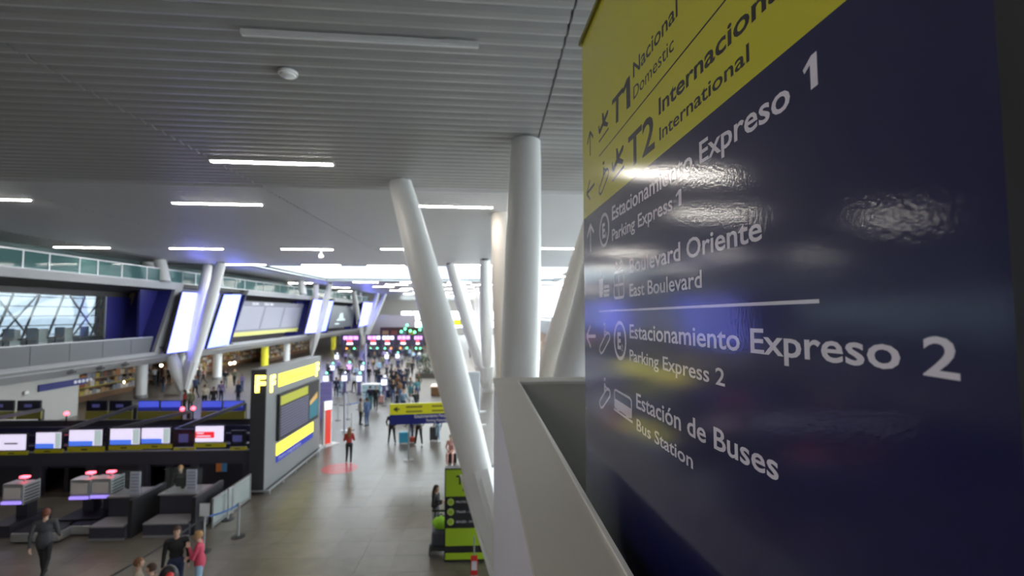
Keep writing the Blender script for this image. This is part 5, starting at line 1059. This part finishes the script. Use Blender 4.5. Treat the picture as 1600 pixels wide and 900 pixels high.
def one(p0, ptop, p1, m, nm='lettering'):
    # the numeral 1: stem with a slanted flag
    a = SL(*p0); t = SL(*ptop); b = SL(*p1); w = b[0] - a[0]; h = t[1] - a[1]; dv = b[1] - a[1]
    U = [(.52, 0), (1, 0), (1, 1), (.62, 1), (0, .76), (.1, .62), (.52, .76)]
    return MB().prism([(a[0] + w * x, a[1] + dv * x + h * y, 0) for x, y in U], (0, 0, .0003)).obj(nm, m, sign)
one((973, 177), (973, 130), (985, 166), s_ink)
line('Nacional', (989.5, 122), (989.5, 97.5), (1059, 24), s_ink, .012)
line('Domestic', (990, 156), (990, 135), (1053, 77), s_ink)
line('T2', (982, 264), (982, 213), (1023, 230), s_ink, .018)
line('Internacional', (1029.5, 180), (1029.5, 153), (1238, -28), s_ink, .018)
line('International', (1030.5, 220), (1030.5, 199), (1171, 94.5), s_ink, .012)
line('Estacionamiento Expreso', (956.5, 344.5), (956.5, 322), (1235, 165.5), s_wht, .014)
one((1256, 149), (1256, 97), (1278, 132), s_wht)
line('Parking Express', (956.5, 376.5), (956.5, 358), (1051, 328), s_wht, .012); one((1056, 324), (1056, 299), (1065, 320), s_wht)
line('Boulevard Oriente', (984, 427), (984, 403.5), (1191, 374), s_wht, .014)
line('East Boulevard', (984, 463.5), (984, 443), (1097, 449), s_wht, .012)
line('Estacionamiento Expreso', (984, 528), (984, 505.5), (1408, 578), s_wht, .014)
line('2', (1443, 585), (1443, 522), (1501, 594), s_wht, .014)
line('Parking Express 2', (984, 563), (984, 545), (1133, 604), s_wht, .012)
line('Estación de Buses', (994.5, 637), (994.5, 613), (1217, 752), s_wht, .014)
line('Bus Station', (995, 671.5), (995, 653), (1083, 733), s_wht, .012)
def stroke(pts, w, m, name, closed=False):
    mb = MB(); P = [SL(*p) for p in pts]
    if closed: P.append(P[0])
    for a, b in zip(P, P[1:]): mb.bar((a[0], a[1], .00015), (b[0], b[1], .00015), w, .0003, up=(0, 0, 1))
    return mb.obj(name, m, sign)
def rstroke(mb, P, w, closed=False):
    if closed: P = P + [P[0]]
    for a, b in zip(P, P[1:]): mb.bar((a[0], a[1], .00015), (b[0], b[1], .00015), w, .0003, up=(0, 0, 1))
def shape(box, prims_, m, name):
    """icon inside a rectangle given by two pixel corners at its left and right edge: unit coordinates 0..1"""
    (xa, yat, yab), (xb, ybt, ybb) = box; a0 = SL(xa, yab); a1 = SL(xa, yat); b0 = SL(xb, ybb); u0, u1 = a0[0], b0[0]; v0 = a0[1]; H_ = a1[1] - a0[1]; dv = b0[1] - a0[1]
    def U(x, y): return (u0 + (u1 - u0) * x, v0 + dv * x + H_ * y)
    mb = MB()
    for pr in prims_:
        if pr[0] == 'l': rstroke(mb, [U(*p) for p in pr[2]], pr[1] * H_ * 1.6, False)
        elif pr[0] == 'lc': rstroke(mb, [U(*p) for p in pr[2]], pr[1] * H_ * 1.6, True)
        elif pr[0] == 'p': P = [U(*p) for p in pr[1]]; mb.prism([(p[0], p[1], 0) for p in P], (0, 0, .0003))
    return mb.obj(name, m, sign)
# separators
stroke([(936, 244.5), (1136, -3)], .0045, s_ink, 'divider'); stroke([(936, 486.5), (1280, 470.5)], .0062, s_wht, 'divider')
UP = [('l', .07, [(.5, 0), (.5, 1)]), ('l', .07, [(0, .62), (.5, 1), (1, .62)])]
LF = [('l', .09, [(0, .5), (1, .5)]), ('l', .09, [(.45, 1), (0, .5), (.45, 0)])]
shape(((918, 211, 248), (927, 203, 238)), UP, s_ink, 'arrow_symbol')
shape(((917, 288, 318), (929, 276, 303)), LF, s_ink, 'arrow_symbol')
shape(((918, 355, 397), (928, 350, 390)), UP, s_wht, 'arrow_symbol')
shape(((917, 509, 542), (931, 509, 543)), LF, s_wht, 'arrow_symbol')
PLN = [('p', [(0, .35), (.12, .30), (.95, .72), (1, .85), (.9, .9), (.05, .48)]), ('p', [(.4, .52), (.62, .62), (.50, 1.0), (.36, 1.05)]), ('p', [(.4, .50), (.62, .6), (.98, .35), (.86, .25)]), ('p', [(0, .35), (.1, .4), (.05, .72), (-.05, .68)]), ('l', .05, [(0, 0), (1, .12)])]
shape(((936, 185, 222), (951, 166, 205)), PLN, s_ink, 'plane_symbol')
shape(((957, 241, 283), (975, 222, 265)), PLN, s_ink, 'plane_symbol')
MOV = [('lc', .045, [(.0, .12), (.15, 0), (.35, .05), (1, .42), (1, .58), (.82, .66), (.6, .58), (.05, .25)]), ('l', .075, [(.52, .52), (.52, .82)]), ('p', [(.45, .9), (.6, .9), (.6, 1), (.45, 1)]), ('l', .05, [(.52, .75), (.85, .6)])]
shape(((936, 260, 306), (951, 248, 293)), MOV, s_ink, 'escalator_symbol')
shape(((937, 508, 553), (953, 504, 550)), MOV, s_wht, 'escalator_symbol')
shape(((937, 591, 637), (953.5, 594, 640)), MOV, s_wht, 'escalator_symbol')
def circ(px, py_, rv, letter, num):
    c = SL(px, py_); mb = MB(); n = 28; P = [(c[0] + rv * math.cos(2 * math.pi * k / n), c[1] + rv * math.sin(2 * math.pi * k / n)) for k in range(n)]
    rstroke(mb, P, rv * .2, True); mb.obj('circle_symbol', s_wht, sign)
    text('E', 'circle_letter', s_wht, frame((c[0] - rv * .45, c[1] - rv * .45, .0003), (1, 0, 0), (0, 1, 0)), sign, size=rv * 1.25, depth=.0001, bold=rv * .05)
    if num == '2': text(num, 'circle_letter', s_wht, frame((c[0] + rv * .28, c[1] - rv * .55, .0003), (1, 0, 0), (0, 1, 0)), sign, size=rv * .5, depth=.0001)
    else: MB().box(c[0] + rv * .36, c[0] + rv * .44, c[1] - rv * .55, c[1] - rv * .2, 0, .0003).obj('circle_letter', s_wht, sign)
r1 = (SL(944, 335)[1] - SL(944, 384)[1]) / 2; circ(944, 359.5, r1, 'E', '1')
r2 = (SL(968, 504)[1] - SL(968, 560)[1]) / 2; circ(968.5, 532, r2, 'E', '2')
shape(((936, 424, 465), (952, 421, 463)), [('p', [(.0, .68), (.45, .7), (.38, 0), (.06, 0)]), ('l', .04, [(.25, .7), (.33, 1)]), ('p', [(.5, 0), (1, 0), (1, .1), (.5, .1)]), ('p', [(.5, .15), (1, .15), (1, .25), (.5, .25)]), ('p', [(.5, .3), (1, .3), (.95, .42), (.55, .42)])], s_wht, 'food_symbol')
shape(((960, 410, 466), (975, 408, 464)), [('lc', .045, [(0, .05), (.1, 0), (.9, 0), (1, .05), (1, .65), (.9, .7), (.1, .7), (0, .65)]), ('l', .04, [(.5, 0), (.5, .7)]), ('l', .04, [(0, .35), (1, .35)]), ('lc', .035, [(.5, .72), (.1, .9), (.25, 1), (.5, .72)]), ('lc', .035, [(.5, .72), (.9, .9), (.75, 1)])], s_wht, 'gift_symbol')
shape(((960, 608, 636), (987, 620, 655)), [('lc', .07, [(.02, .1), (.02, .92), (.1, 1), (.9, 1), (1, .92), (1, .1), (.92, .05), (.08, .05)]), ('p', [(0, .1), (0, .5), (1, .5), (1, .1)]), ('p', [(.15, -.05), (.15, .1), (.3, .1), (.3, -.05)]), ('p', [(.7, -.05), (.7, .1), (.85, .1), (.85, -.05)]), ('l', .08, [(-.03, -.12), (1.05, -.12)])], s_wht, 'bus_symbol')
# sign foot and bracket to the balcony floor
MB().box(uL + .1, uL + .2, -1.86, vB, -.1, -.03).box(uR - .2, uR - .1, -1.86, vB, -.1, -.03).obj('leg', dark_metal, sign)
print('TRIS', sum(len(o.data.polygons) for o in bpy.data.objects if o.type == 'MESH'), len(bpy.data.objects))
